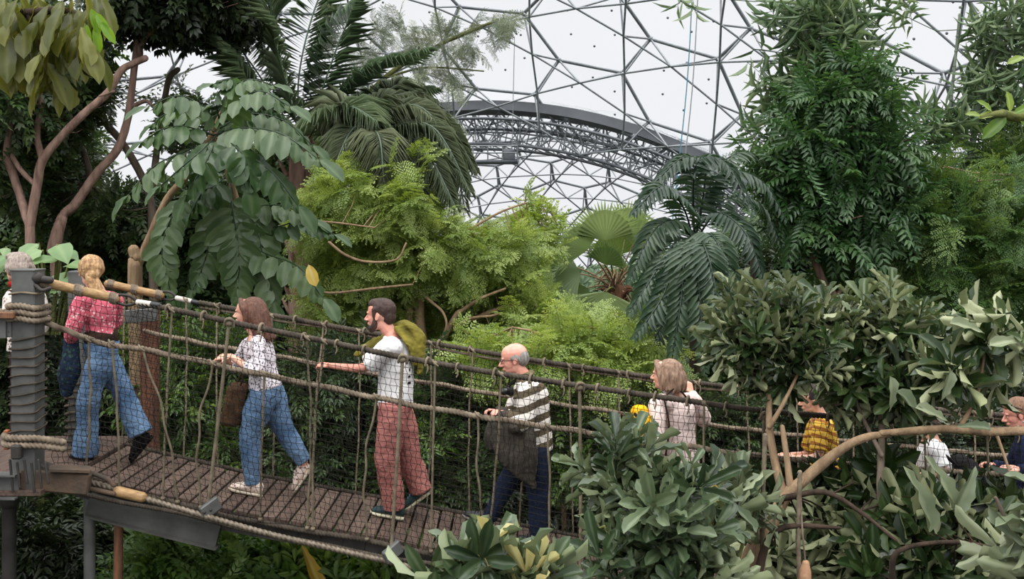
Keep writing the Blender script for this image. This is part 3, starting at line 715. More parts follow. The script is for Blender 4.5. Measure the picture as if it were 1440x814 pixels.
def basis(yaw,pitch=0,roll=0):
    """forward, left, up of a head; yaw 0 looks along -X, positive yaw turns away from the camera"""
    f=A(-math.cos(yaw)*math.cos(pitch),math.sin(yaw)*math.cos(pitch),math.sin(pitch))
    l=nrm(np.cross(A(0,0,1),f)); u=np.cross(f,l)
    if roll: l,u=l*math.cos(roll)+u*math.sin(roll),u*math.cos(roll)-l*math.sin(roll)
    return f,l,u
def head_parts(mb,c,H,B,beard=False,gender='m'):
    f,l,u=B; ax=np.stack([f,l,u])
    def p(x,y,z): return c+(f*x+l*y+u*z)*H
    def e(x,y,z,a,b,d,tilt=0,s=14,r=10):
        AX=ax
        if tilt: AX=np.stack([f*math.cos(tilt)+u*math.sin(tilt),l,u*math.cos(tilt)-f*math.sin(tilt)])
        ell(mb,p(x,y,z),(a*H,b*H,d*H),s,r,AX)
    e(-.07,0,.12,.41,.32,.365); e(.10,0,.14,.26,.285,.30); e(.13,0,-.08,.225,.25,.33); e(.10,0,-.27,.235,.215,.18,-.25)
    e(.26,0,-.385,.085,.10,.075); e(.0,.13,-.24,.19,.10,.17,-.5); e(.0,-.13,-.24,.19,.10,.17,-.5)
    e(.325,.10,.085,.05,.10,.035); e(.325,-.10,.085,.05,.10,.035)
    e(.235,.13,-.11,.09,.08,.09); e(.235,-.13,-.11,.09,.08,.09)
    for s in (1,-1): e(.318,.105*s,.042,.045,.055,.018); e(.312,.105*s,-.028,.04,.05,.014)
    tube(mb,[p(.33,0,.05),p(.40,0,-.04),p(.455,0,-.125)],[.032*H,.04*H,.052*H],8,n=6)
    e(.39,.045,-.145,.045,.035,.03); e(.39,-.045,-.145,.045,.035,.03)
    e(.345,0,-.235,.05,.085,.024); e(.34,0,-.275,.05,.08,.028); e(.30,0,-.25,.06,.12,.07)
    for s in (1,-1):
        e(-.03,.315*s,-.03,.075,.028,.115,.25); e(-.0,.325*s,-.10,.035,.025,.045)
    return p
def hand(mb,wr,f,n,s=1,curl=.7,thumb=1,thumb_out=.6,spread=.0):
    """palm from wrist wr along f, fingers curl towards n; thumb on side sgn"""
    f=nrm(f); n=nrm(n-f*np.dot(n,f)); w=np.cross(f,n)*thumb
    k=.088*s
    tube(mb,[wr-f*.02*s,wr+f*.03*s,wr+f*k*.98],[(.020*s,.016*s),(.036*s,.015*s),(.040*s,.0125*s)],12,n=7,ref=tuple(w),fixref=True)
    tube(mb,[wr+f*.01*s+w*.02*s+n*.006*s,wr+f*.05*s+w*.032*s+n*.012*s],[.014*s,.014*s],8,n=4)
    for i,(o,L) in enumerate(((.029,.074),(.010,.083),(-.010,.077),(-.028,.061))):
        a=wr+f*k*(.97-.03*abs(i-1))+w*o*s; d=f*1.0+w*spread*(1.5-i); d=nrm(d); pts=[a-d*.012*s]; ang=curl*(.45+.05*i)
        for fr in (.44,.32,.26):
            dd=nrm(d*math.cos(ang)+n*math.sin(ang)); a=a+dd*L*s*fr; pts.append(a); ang+=curl*.95
        tube(mb,pts,[.0098*s,.0092*s,.0085*s,.0072*s],8,n=13)
    a=wr+f*.028*s+w*.034*s+n*.004*s
    d=nrm(f*.75+w*thumb_out+n*.45); b=a+d*.036*s; d2=nrm(f*.85+w*(thumb_out-.55)+n*(.45+curl*.5)); c=b+d2*.03*s; 
    tube(mb,[a-d*.01,a+d*.015,b,c],[.0125*s,.0125*s,.0105*s,.0085*s],8,n=9)
def shoe(parent,heel,toe,up,mu,ms,w=.047,tall=.075,laces=None,name='shoe'):
    """shoe from heel to toe (points on the sole)"""
    heel=np.asarray(heel);toe=np.asarray(toe); d=toe-heel; L=np.linalg.norm(d); d=d/L; up=nrm(up-d*np.dot(up,d)); s=np.cross(d,up)
    g=MB(); R=[]
    T=np.linspace(0,1,12); seg=16
    wid=np.interp(T,[0,.08,.3,.5,.72,.92,1],[.45,.72,.78,.80,1,.72,.2])*w
    hgt=np.interp(T,[0,.08,.25,.42,.6,.8,.95,1],[.7,1.0,1.05,.95,.66,.5,.34,.1])*tall
    th=np.arange(seg)/seg*2*PI
    V=[]
    for t,wd,h in zip(T,wid,hgt):
        c=heel+d*L*t+up*.018
        for q in th:
            z=(math.sin(q)*.5+.5)*h; x=math.cos(q)*wd*(1.0 if math.sin(q)<0 else 1-.25*math.sin(q))
            V.append(c+s*x+up*z)
    q=[[i*seg+j,i*seg+(j+1)%seg,(i+1)*seg+(j+1)%seg,(i+1)*seg+j] for i in range(11) for j in range(seg)]
    V+= [heel+up*.05,toe+up*.025]
    t_=[[192,(j+1)%seg,j] for j in range(seg)]+[[193,176+j,176+(j+1)%seg] for j in range(seg)]
    g.add(V,q,t_); o=g.build(name,mu,parent)
    g=MB();V=[]
    for t,wd in zip(T,wid):
        tk=.018 if t>.3 else .024
        for (a_,b_) in ((-1.06,0),(1.06,0),(1.1,tk),(-1.1,tk)): V.append(heel+d*L*(t*1.03-.015)+s*wd*a_+up*b_)
    q=[[4*i+j,4*i+(j+1)%4,4*(i+1)+(j+1)%4,4*(i+1)+j] for i in range(11) for j in range(4)]+[[0,1,2,3],[44,47,46,45]]
    g.add(V,q); g.build('sole',ms,o)
    g=MB()
    for k in range(4):
        t=.42+k*.08; c=heel+d*L*t+up*(.02+np.interp(t,[.42,.6,.8],[.95,.66,.5])*tall); ww=np.interp(t,[.4,.72],[.5,.5])*w
        tube(g,[c-s*ww-up*.006,c+up*.003,c+s*ww-up*.006],.0035,5,n=5)
    if laces is not None: g.build('laces',laces,o)
    return o
def garment(name,mb,matr,parent,voxel=.009,smooth=2,wr=.006,wf=11,folds=None,seed=0,thick=0):
    r=remesh(mb,voxel,smooth); v=r.v[0]; n=r.nv
    if wr:
        d=np.empty(len(v))
        for i in range(len(v)):
            p=v[i]; d[i]=mnoise.noise(Vector((p[0]*wf+seed,p[1]*wf,p[2]*wf*.8)))*.6+abs(mnoise.noise(Vector((p[0]*wf*2.2+5,p[1]*wf*2,p[2]*wf*2.6+seed))))*-.5
        v=v+n*(d*wr*2)[:,None]
        r.v[0]=v
    o=r.build(name,matr,parent); return o
def body_mesh(parent,mb,matr,voxel=.0055):
    return remesh(mb,voxel,1).build('body',matr,parent)
def limb(mb,pts,rad,seg=14,n=None): tube(mb,pts,rad,seg,n=n or (len(pts)*5),ref=(0,1,0))
def hair_strands(mb,pts_list,r0,r1,seg=5,n=9):
    for p in pts_list: tube(mb,p,[r0]+[ (r0+r1)/2 ]*(len(p)-2)+[r1],seg,n=n)
def glasses(parent,c,H,B,mats):
    f,l,u=B; g=MB(); p=lambda x,y,z: c+(f*x+l*y+u*z)*H
    for s in (1,-1):
        cc=(.39,.115*s,.0); tube(g,[p(cc[0]+.0,cc[1]+.085*math.cos(t),cc[2]+.06*math.sin(t)) for t in np.linspace(0,2*PI,13)],.0022,5,n=24,cap=False)
        tube(g,[p(.38,.20*s,.03),p(.2,.29*s,.03),p(-.02,.335*s,.02),p(-.08,.33*s,-.05)],.0024,5,n=9)
    tube(g,[p(.40,.03,.01),p(.41,0,.02),p(.40,-.03,.01)],.0024,5,n=5)
    return g.build('glasses',mats,parent)
def eyes(parent,c,H,B):
    f,l,u=B
    for s in (1,-1):
        q=c+(f*.312+l*.105*s+u*.01)*H; o=MB(); ell(o,q,[.038*H]*3,10,8); e=o.build('eye',mat('eye_white',(225,215,205),rough=.3),parent)
        o=MB(); ell(o,q+f*.019*H,[.0265*H]*3,10,8); o.build('iris',M_EYE,e)

def walker(spec):
    """builds one person from joints given as (px,row,depth)"""
    S=spec; J={k:P(*v) for k,v in S['J'].items()}
    root=empty('person',A(J['hip'][0],J['hip'][1],float(zd_(J['hip'][0]))),S['label'],'person')
    B=basis(*S['look']); H=S.get('H',.235); g=MB()
    head_parts(g,J['head'],H,B)
    chest,hip,neck=J['chest'],J['hip'],J['neck']
    w=S.get('w',1.0)
    sk=S.get('skin',M_SKIN)
    ty=S.get('tyaw',0.0)   # torso yaw
    side=A(math.sin(ty),math.cos(ty),0)
    # neck and torso core
    tube(g,[J['head']-B[2]*.2*H-B[0]*.05*H,neck],[.055,.06],12,n=5)
    tube(g,[neck,chest,(chest+hip)/2,hip],[(.07,.06),(.15*w,.095*w),(.12*w,.085*w),(.13*w,.10*w)],16,n=14,ref=tuple(side),fixref=True)
    for a in ('N','F'):
        s=-1 if a=='N' else 1
        sh=chest+side*s*.155*w+A(0,0,.05); J['sh'+a]=J.get('sh'+a,sh)
        limb(g,[chest+A(0,0,.03)+side*s*.06,J['sh'+a],J['el'+a],J['wr'+a]],[.055,.046*w,.036*w,.024],12,n=22)
        hs=S.get('hand'+a)
        hd=nrm(J['wr'+a]-J['el'+a])
        if hs: hand(g,J['wr'+a],A(*hs[0]),A(*hs[1]),.98*S.get('hs',1),hs[2],hs[3])
        hp=hip+side*s*.085*w; J['hp'+a]=hp
        hl,to=J['he'+a],J['to'+a]
        if abs(hl[2]-to[2])<.07: J['an'+a]=hl*.74+to*.26+A(0,0,.085)
        limb(g,[hip+side*s*.05,hp+(J['kn'+a]-hp)*.15,J['kn'+a],J['an'+a]],[.08*w,.075*w,.05*w,.036],12,n=22)
        tube(g,[J['an'+a],hl*.62+to*.38+A(0,0,.045),hl*.25+to*.75+A(0,0,.028)],[.030,.024,.014],10,n=8)
    body=body_mesh(root,g,sk,S.get('vox',.0055))
    if S.get('eyes',True): eyes(body,J['head'],H,B)
    # trousers
    tr=S.get('trousers')
    if tr:
        g=MB(); rw=tr.get('r',(.115,.085,.075,.075)); top=tr.get('top',.04)
        up=nrm(chest-hip)
        tube(g,[hip+up*top,hip,hip-up*.07],[(.160*w,.115*w),(.175*w,.135*w),(.15*w,.115*w)],18,n=8,ref=tuple(side),fixref=True)
        for a in ('N','F'):
            hp,kn,an=J['hp'+a],J['kn'+a],J['an'+a]
            end=kn+(an-kn)*tr.get('len',1.0)
            pts=[hp,hp+(kn-hp)*.45,kn,kn+(end-kn)*.5,end]
            tube(g,pts,[rw[0]*w*.95,rw[0]*w*.96,rw[1]*w*.96,(rw[1]+rw[2])/2*w*.95,rw[3]*w*.92],14,n=26,rough=.08,ck=.12)
        garment('trousers',g,tr['m'],root,.009,2,tr.get('wr',.007),tr.get('wf',11),seed=S['seed'])
    for a in ('N','F'):
        sp=S.get('shoes')
        if sp:
            hl,to=J['he'+a],J['to'+a]; d=nrm(to-hl); u=nrm(J['an'+a]-hl); u=A(-d[2],0,d[0]); u=u if u[2]>0 else -u
            if abs(d[2])>.95: u=A(-1,0,0)*(-1)
            o=shoe(root,hl,to,u,sp[0],sp[1],laces=sp[2] if len(sp)>2 else None,w=.050*w,tall=.095)
    return root,J,B,H,body
def top_shirt(g,J,S,r_chest=(.175,.125),r_waist=(.165,.12),r_hem=(.18,.135),hem=.0,sleeve='long',side=A(0,1,0),r_arm=(.068,.058,.05,.04),neck=True):
    w=S.get('w',1.0); chest,hip,nk=J['chest'],J['hip'],J['neck']; up=nrm(chest-hip)
    hempt=hip+up*hem
    tube(g,[nk-up*.015,nk-up*.05,chest+up*.03,chest-up*.08,(chest+hip)/2,hempt],
         [(.062*w,.058*w),(.11*w,.075*w),(r_chest[0]*w,r_chest[1]*w*.9),(r_chest[0]*w,r_chest[1]*w),(r_waist[0]*w,r_waist[1]*w),(r_hem[0]*w,r_hem[1]*w)],20,n=22,ref=tuple(side),fixref=True,ck=.2)
    for a in ('N','F'):
        s=-1 if a=='N' else 1
        sh,el,wr=J['sh'+a],J['el'+a],J['wr'+a]
        inn=chest+up*.04+side*s*.07
        if sleeve=='long': pts=[inn,sh,(sh+el)/2,el,(el+wr)/2,wr-(wr-el)*.02]; rr=[r_arm[0],r_arm[0],(r_arm[0]+r_arm[1])/2*1.03,r_arm[1],r_arm[2],r_arm[3]]
        elif sleeve=='three': pts=[inn,sh,(sh+el)/2,el,el+(wr-el)*.45]; rr=[r_arm[0],r_arm[0],r_arm[0],r_arm[1],r_arm[2]*1.1]
        else: pts=[inn,sh,sh+(el-sh)*.45,sh+(el-sh)*.82]; rr=[r_arm[0],r_arm[0]*1.05,r_arm[0]*1.08,r_arm[0]*1.12]
        tube(g,pts,[x*w for x in rr],14,n=len(pts)*5,ck=.2)
def curtain_hair(c,H,B,mb,length,back=1.0,n=26,rad=.020,front=.12,flare=.0,jit=.02,top=True,bend=None,a0=.62):
    """skull cap plus falling locks; hair volume fused afterwards"""
    f,l,u=B; ax=np.stack([f,l,u])
    if top:
        ell(mb,c+(f*-.09+u*.15)*H,(.445*H,.365*H,.40*H),18,12,ax)
    r_=np.random.default_rng(int(abs(c[0])*1000)+3)
    for i in range(n):
        t=(i+.5)/n; ang=PI*a0*(2*t-1)          # 0 = back, +-=sides
        y=math.sin(ang)*.36; x=-.10-math.cos(ang)*.40*back
        L=length*r_.uniform(.88,1.06)
        p0=c+(f*(x*.7)+l*(y*.8)+u*.30)*H; p1=c+(f*(x)+l*y*1.04+u*.02)*H; 
        p2=p1+A(0,0,-1)*L*.55+(f*x*flare+l*y*flare)*H*.5+r_.normal(0,jit*.3,3); p3=p1+A(0,0,-1)*L+(f*x*flare+l*y*flare)*H+r_.normal(0,jit*.5,3)
        if bend is not None: p2=p2+bend*.4;p3=p3+bend
        tube(mb,[p0,p1,p2,p3],[rad*.9,rad,rad*.9,rad*.4],7,n=12)
def G(px,Y): return float(HZ-zd_((px-CX)/F*Y)*F/Y)
M_LACE=mat('laces',(220,214,204),rough=.8)
def drape(name,parent,prims,m,vox=.009,wr=.010,wf=9,seed=1):
    g=MB()
    for pts,rad,ref in prims: tube(g,pts,rad,14,n=len(pts)*6,ref=ref,fixref=True)
    return garment(name,g,m,parent,vox,2,wr,wf,seed=seed)
# ---- woman in striped blouse (walking left)
Y=8.05
W2=dict(seed=2,w=.98,H=.245,look=(.12,.02),label='person in patterned blouse and blue jeans walking with a hand on the rope',
 J=dict(head=(348,440,Y),neck=(360,468,Y),chest=(364,492,Y),hip=(374,548,Y),
  shN=(364,482,7.88),elN=(364,522,7.80),wrN=(324,501,7.86),shF=(352,482,8.2),elF=(330,516,8.32),wrF=(318,505,8.2),
  knN=(352,612,7.95),anN=(357,660,7.95),heN=(368,G(368,7.97)-1,7.97),toN=(322,G(322,7.97)-2,7.97),
  knF=(397,600,8.15),anF=(427,650,8.17),heF=(440,658,8.18),toF=(415,G(415,8.18)-3,8.18)),
 handN=((-1,.1,-.05),(0,.5,-1),.8,1),handF=((-.8,-.5,0),(0,-.3,-1),.9,-1),
 trousers=dict(m=M_DENIM,r=(.125,.094,.086,.07),wr=.009),shoes=(pattern_voronoi('shoe_floral',(214,196,184),(120,70,66),40,.3),M_SOLE,M_LACE))
root,J,B,H,body=walker(W2)
g=MB(); top_shirt(g,J,W2,r_chest=(.155,.125),r_waist=(.15,.115),r_hem=(.175,.135),hem=.02,sleeve='three',r_arm=(.062,.056,.046,.04))
garment('blouse',g,pattern_voronoi('blouse_print',(214,206,210),(84,80,92),48,.34),root,seed=2)
g=MB(); curtain_hair(J['head']-B[0]*.03,H,B,g,.20,n=20,rad=.026,flare=.12,bend=A(.05,0,-.02),a0=.5); 
f,l,u=B; c=J['head']
for s in (1,-1): tube(g,[c+(f*.24+l*.05*s+u*.43)*H,c+(f*.08+l*.27*s+u*.26)*H,c+(-f*.06+l*.345*s-u*.02)*H,c+(-f*.08+l*.36*s-u*.5)*H],[.018,.028,.028,.014],8,n=14)
garment('long_hair',g,hairmat('brown_hair',(112,72,52),(66,40,30)),root,.006,1,.004,22,seed=5)
# handbag carried in front
g=MB(); obox(g,P(330,568,7.98),A(.075,.02,-.015),A(-.02,.12,0),A(.035,0,.165),bev=.03)
bag=empty('handbag',P(330,596,7.98),'dark brown shoulder bag carried in front of the person in the patterned blouse','bag')
garment('bag_body',g,cloth('bag_brown',(88,66,46),(44,30,24),nscale=12),bag,.008,2,.004)
g=MB(); tube(g,[P(338,542,7.9),P(352,505,7.86),P(362,478,7.88),P(356,490,8.02),P(332,540,8.05)],.008,6,n=30,ref=(1,0,0)); g.build('strap',M_HAT,bag)
# ---- bearded man in white shirt
Y=8.1
M3=dict(seed=3,w=1.08,H=.268,look=(.22,-.02),label='person in white tee and faded red trousers reaching forward to a rope',
 J=dict(head=(534,443,Y),neck=(551,470,Y),chest=(557,503,Y),hip=(556,566,Y),
  shN=(550,487,7.90),elN=(514,516,8.0),wrN=(462,514,8.45),shF=(548,487,8.3),elF=(556,532,8.38),wrF=(548,570,8.34),
  knN=(545,648,8.0),anN=(549,700,8.02),heN=(567,G(567,8.05)-1,8.05),toN=(521,G(521,8.05)-2,8.05),
  knF=(575,640,8.2),anF=(592,690,8.22),heF=(607,692,8.24),toF=(568,G(568,8.24)-2,8.24)),
 handN=((-1,.45,.05),(.2,.4,-1),.75,-1),handF=((0,0,-1),(-1,0,0),.4,1),skin=M_SKINP,
 trousers=dict(m=M_REDT,r=(.118,.098,.095,.095),len=1.0,wr=.009),shoes=(mat('green_suede',(34,70,66),(22,34,44),rough=.8,nscale=14),mat('cream_sole',(206,200,170),rough=.6),mat('blue_lace',(110,130,190))))
root,J,B,H,body=walker(M3)
g=MB(); top_shirt(g,J,M3,r_chest=(.165,.135),r_waist=(.155,.135),r_hem=(.165,.135),hem=-.02,sleeve='short',r_arm=(.072,.066,.06,.06))
garment('tee_shirt',g,M_TEE,root,seed=3,wr=.006)
for k in range(10):
    g=MB(); t=k/9; q=J['neck']*(1-t)+J['hip']*t+A(.0,0,-.09*(1-t)-.03); ang=.72; rx=np.interp(t,[0,.2,.5,1],[.13,.172,.168,.17])*1.08; ry=np.interp(t,[0,.2,.5,1],[.10,.13,.14,.14])*1.08
    if t>.62: break
    obox(g,q+A(math.cos(ang)*rx,-math.sin(ang)*ry,0),A(.008,.008,0),A(.004,-.004,0),A(0,0,.009 if k%3 else .012)); g.build('back_print',M_BLACK,root,False)
f,l,u=B; c=J['head']; ax=np.stack([f,l,u]); g=MB()
ell(g,c+(-f*.10+u*.17)*H,(.425*H,.335*H,.36*H),18,12,ax); ell(g,c+(f*.12+u*.34)*H,(.24*H,.24*H,.17*H),14,10,ax); ell(g,c+(-f*.30-u*.02)*H,(.20*H,.27*H,.28*H),14,10,ax)
for s in (1,-1): tube(g,[c+(f*.07+l*.29*s+u*.2)*H,c+(f*.07+l*.30*s-u*.02)*H,c+(f*.08+l*.275*s-u*.18)*H],[.022,.014,.012],8,n=8)
HM=hairmat('dark_brown_hair',(74,50,40),(42,28,24)); garment('short_hair',g,HM,root,.005,1,.003,40)
g=MB()
ell(g,c+(f*.25-u*.38)*H,(.135*H,.16*H,.15*H),14,10,ax); ell(g,c+(f*.31-u*.24)*H,(.065*H,.11*H,.03*H),12,8,ax)
for s in (1,-1): tube(g,[c+(f*.07+l*.262*s-u*.15)*H,c+(f*.10+l*.235*s-u*.30)*H,c+(f*.22+l*.12*s-u*.40)*H],[.018,.028,.026],8,n=10)
garment('beard',g,HM,root,.0045,1,.003,45)
jk=drape('tmp',root,[
 ([P(552,462,8.2),P(570,455,8.12),P(588,470,8.1),P(592,500,8.08),P(590,524,8.08)],[(.05,.03),(.07,.035),(.075,.04),(.07,.035),(.05,.02)],(.3,1,0)),
 ([P(560,462,8.05),P(578,486,8.0),P(584,512,8.02)],[(.06,.03),(.07,.03),(.05,.02)],(.3,1,0)),
 ([P(552,472,8.25),P(530,482,8.35),P(512,492,8.36),P(500,500,8.34)],[(.04,.03),(.05,.03),(.05,.03),(.03,.02)],(0,.5,1))],M_OLIVE,wr=.012,wf=10)
jk.name='draped_jacket'; tag(jk,'olive green jacket slung over the shoulder of the white tee','jacket'); jk.parent=None; jk.location=wloc(root)
# ---- grey-haired man
Y=8.1
M4=dict(seed=4,w=1.08,H=.262,look=(-.05,-.18),label='person in broad striped jumper, glasses and navy jeans walking down the deck',
 J=dict(head=(722,505,Y),neck=(737,530,Y),chest=(746,555,Y),hip=(752,628,Y),
  shN=(742,548,7.90),elN=(738,594,7.84),wrN=(712,583,7.86),shF=(736,548,8.28),elF=(716,590,8.36),wrF=(702,578,8.2),
  knN=(757,702,8.0),anN=(760,752,8.02),heN=(768,G(768,8.02)-1,8.02),toN=(724,G(724,8.02)-2,8.02),
  knF=(714,678,8.2),anF=(688,728,8.22),heF=(692,G(692,8.26)-3,8.26),toF=(650,G(650,8.26)-10,8.26)),
 handN=((-1,.2,.2),(0,.5,-1),.9,-1),handF=((-.9,-.3,.2),(0,-.2,-1),.9,1),skin=M_SKINP,
 trousers=dict(m=M_NAVY,r=(.11,.082,.07,.062)),shoes=(mat('dark_shoe',(40,38,44),(24,24,30),rough=.6),mat('grey_sole',(110,104,98),rough=.7),M_BLACK))
root,J,B,H,body=walker(M4)
g=MB(); top_shirt(g,J,M4,r_chest=(.165,.14),r_waist=(.155,.14),r_hem=(.165,.14),hem=-.02,sleeve='long',r_arm=(.076,.068,.056,.045))
garment('striped_jumper',g,stripes('broad_stripes',(222,216,208),(88,78,62),8.8,(-.30,.1,.95),.30,.52),root,seed=4)
g=MB(); nk=J['neck']; tube(g,[nk+A(-.03,-.06,.01),nk+A(.045,-.04,.03),nk+A(.055,.04,.03),nk+A(-.03,.06,.01),nk+A(-.06,0,-.01)],[.02,.026,.026,.02,.018],10,n=30,cap=True); garment('collar',g,cloth('khaki',(122,110,80),(90,82,58)),root,.006,1,.003)
f,l,u=B;c=J['head'];ax=np.stack([f,l,u]);g=MB()
ell(g,c+(-f*.26+u*.02)*H,(.245*H,.325*H,.30*H),16,12,ax)
for s in (1,-1): ell(g,c+(-f*.06+l*.27*s+u*.06)*H,(.17*H,.07*H,.14*H),12,8,ax)
garment('grey_hair',g,hairmat('grey_hair',(172,164,158),(112,106,102)),root,.005,1,.003,40)
glasses(root,c,H,B,M_GLASSF)
jk=drape('tmp',root,[([P(704,578,8.0),P(716,592,7.9),P(728,604,7.84)],[(.06,.05),(.09,.06),(.08,.05)],(0,1,0)),
 ([P(722,582,7.86),P(722,615,7.84),P(730,645,7.82),P(752,684,7.82)],[(.14,.04),(.19,.035),(.14,.03),(.02,.02)],(1,.15,0)),
 ([P(700,585,8.05),P(692,615,8.02),P(694,628,8.0)],[(.05,.07),(.05,.07),(.03,.05)],(0,1,0)),
 ([P(742,600,7.82),P(748,640,7.8),P(750,686,7.82)],[(.04,.045),(.04,.045),(.02,.02)],(0,1,0))],mat('quilted_jacket',(62,54,44),(38,33,28),rough=.85,nscale=6,bump=.8,bscale=9,stretch=(6,6,.4)),wr=.010)
jk.name='carried_jacket'; tag(jk,'dark quilted jacket hanging folded over the arm of the person in the striped jumper','jacket'); jk.parent=None; jk.location=wloc(root)
cmr=empty('camera_body',P(716,549,8.0),'small black camera at the chest of the person in the striped jumper','camera')
g=MB(); obox(g,P(716,549,8.0),A(.02,.01,0),A(-.02,.055,0),A(0,0,.036),bev=.01); g.build('housing',M_GLASSF,cmr)
g=MB(); tube(g,[P(716,549,8.0)-A(.0,0,0),P(708,551,8.0)],.028,14,n=3); g.build('lens',M_GLASSF,cmr)
g=MB(); tube(g,[P(717,543,7.95),P(722,535,7.93),P(738,527,7.97),P(746,530,8.1),P(738,527,8.2),P(720,540,8.1)],.007,6,n=30,ref=(1,0,0)); g.build('neck_strap',M_BLACK,cmr)
# ---- woman in pale pink coat
Y=8.15
W5=dict(seed=5,w=1.02,H=.25,look=(.45,.0),tyaw=-.5,label='person in pale pink coat raising one hand to the far rope',
 J=dict(head=(935,527,Y),neck=(946,550,Y),chest=(950,575,Y),hip=(953,640,Y),
  shN=(926,566,8.05),elN=(922,612,7.92),wrN=(916,636,7.9),shF=(974,564,8.3),elF=(988,588,8.40),wrF=(972,553,8.56),
  knN=(940,710,8.0),anN=(940,768,8.0),heN=(950,G(950,8.0),8.0),toN=(912,G(912,8.0),8.0),
  knF=(962,708,8.25),anF=(975,762,8.25),heF=(984,G(984,8.25)-4,8.25),toF=(950,G(950,8.25),8.25)),
 handN=((-.2,0,-1),(-1,0,0),.5,1),handF=((-.15,.35,1),(-.6,.8,-.2),1.25,1),
 trousers=dict(m=M_DENIM2,r=(.10,.08,.07,.062)),shoes=(M_BLACK,M_SOLE,M_LACE))
root,J,B,H,body=walker(W5)
g=MB(); top_shirt(g,J,W5,r_chest=(.185,.125),r_waist=(.175,.13),r_hem=(.20,.155),hem=-.06,sleeve='long',r_arm=(.07,.074,.066,.05),side=A(-.48,.88,0)); garment('pink_coat',g,M_PINKC,root,seed=5,wr=.008)
g=MB(); curtain_hair(J['head']-B[0]*.025,H,B,g,.115,n=24,rad=.026,flare=.10,a0=.56)
f,l,u=B;c=J['head']
for s in (1,-1): tube(g,[c+(f*.28+l*.05*s+u*.42)*H,c+(f*.15+l*.26*s+u*.24)*H,c+(f*.02+l*.35*s-u*.05)*H,c+(-f*.0+l*.34*s-u*.42)*H],[.02,.03,.03,.02],8,n=14)
garment('bob_hair',g,hairmat('ash_brown_hair',(168,136,112),(108,82,66)),root,.006,1,.004,30,seed=2)
g=MB(); ell(g,J['neck']+A(-.04,-.04,.01),(.055,.07,.04)); garment('scarf',g,pattern_voronoi('grey_scarf',(180,186,196),(90,96,110),40),root,.007,1,.006,30)
bag=empty('backpack',P(903,625,7.98),'bright yellow rucksack held beside the pink coat','backpack')
g=MB(); tube(g,[P(900,578,7.95),P(903,600,7.95),P(906,628,7.95)],[(.055,.07),(.11,.09),(.09,.085)],16,n=14); garment('sack',g,cloth('yellow_nylon',(236,180,34),(200,140,20),nscale=5),bag,.009,2,.010,12)
g=MB(); tube(g,[P(893,582,7.88),P(905,600,7.84),P(912,625,7.86)],.012,7,n=16); g.build('strap',M_BLACK,bag)
g=MB(); tube(g,[P(897,574,7.95),P(900,566,7.95),P(904,574,7.95)],.007,6,n=10); g.build('grab_loop',M_BLACK,bag)
g=MB(); tube(g,[P(933,560,7.99),P(950,546,8.02),P(966,560,8.08),P(972,575,8.2)],.008,6,n=24); tube(g,[P(934,560,7.99),P(941,600,7.93),P(936,640,7.93)],.008,6,n=20)
sb=g.build('shoulder_strap',M_HAT,root)
# ---- woman in pink blouse seen from behind at the landing
Y=7.95
W1=dict(seed=6,w=1.0,H=.25,look=(.95,.05),tyaw=-.8,label='person in pink print blouse and flared blue jeans stepping beside the landing posts',
 J=dict(head=(127,382,Y),neck=(136,408,Y),chest=(139,430,Y),hip=(143,484,Y),
  shN=(116,424,7.85),elN=(103,462,7.82),wrN=(98,488,7.95),shF=(160,422,8.05),elF=(160,455,8.2),wrF=(140,470,8.35),
  knN=(126,556,7.85),anN=(118,612,7.85),heN=(128,G(128,7.95)-0,7.9),toN=(100,G(100,7.95)-2,8.0),
  knF=(172,550,8.05),anF=(196,606,8.05),heF=(214,616,8.05),toF=(186,G(186,8.05)-3,8.1)),
 handN=((-.2,.2,-1),(-.6,.8,0),.8,1),handF=((-.6,.8,-.1),(-.5,0,-1),.7,-1),
 trousers=dict(m=M_DENIM,r=(.112,.092,.098,.115),len=1.06,wr=.009),shoes=(M_BLACK,M_BLACK,M_BLACK))
root,J,B,H,body=walker(W1)
g=MB(); top_shirt(g,J,W1,r_chest=(.185,.115),r_waist=(.155,.105),r_hem=(.165,.12),hem=.05,sleeve='long',r_arm=(.07,.066,.055,.045),side=A(-.72,.7,0)); garment('print_blouse',g,pattern_voronoi('pink_print',(198,96,112),(232,186,186),34,.3),root,seed=6,wr=.008)
g=MB(); up=nrm(J['chest']-J['hip']); tube(g,[J['hip']+up*.06,J['hip']+up*.035],[(.168,.125),(.168,.125)],20,n=3,ref=(-.72,.7,0),fixref=True); g.build('belt',M_HAT,root)
f,l,u=B;c=J['head'];ax=np.stack([f,l,u]);g=MB()
ell(g,c+(-f*.10+u*.15)*H,(.47*H,.40*H,.42*H),18,12,ax); ell(g,c+(-f*.45-u*.02)*H,(.17*H,.22*H,.2*H),14,10,ax)
r_=np.random.default_rng(4)
for i in range(12):
    a=c+(-f*.45+l*r_.uniform(-.2,.2)-u*.1)*H; tube(g,[a,a+A(.03+r_.uniform(-.02,.02),-.01,-.08),a+A(.08+r_.uniform(-.035,.03),-.02,-.13-r_.uniform(0,.06))],[.024,.024,.008],7,n=10)
garment('tied_hair',g,hairmat('blond_hair',(206,168,118),(138,98,66)),root,.006,1,.006,26,seed=3)
cj=drape('tmp',root,[([P(100,470,7.9),P(99,500,7.88),P(96,530,7.88),P(92,552,7.9)],[(.05,.05),(.06,.075),(.06,.085),(.04,.05)],(0,1,0))],pattern_voronoi('blue_green_print',(28,40,60),(46,70,62),30,.35),wr=.012)
cj.name='carried_coat'; tag(cj,'dark blue and green patterned coat hanging beside the pink print blouse','coat'); cj.parent=None; cj.location=wloc(root)
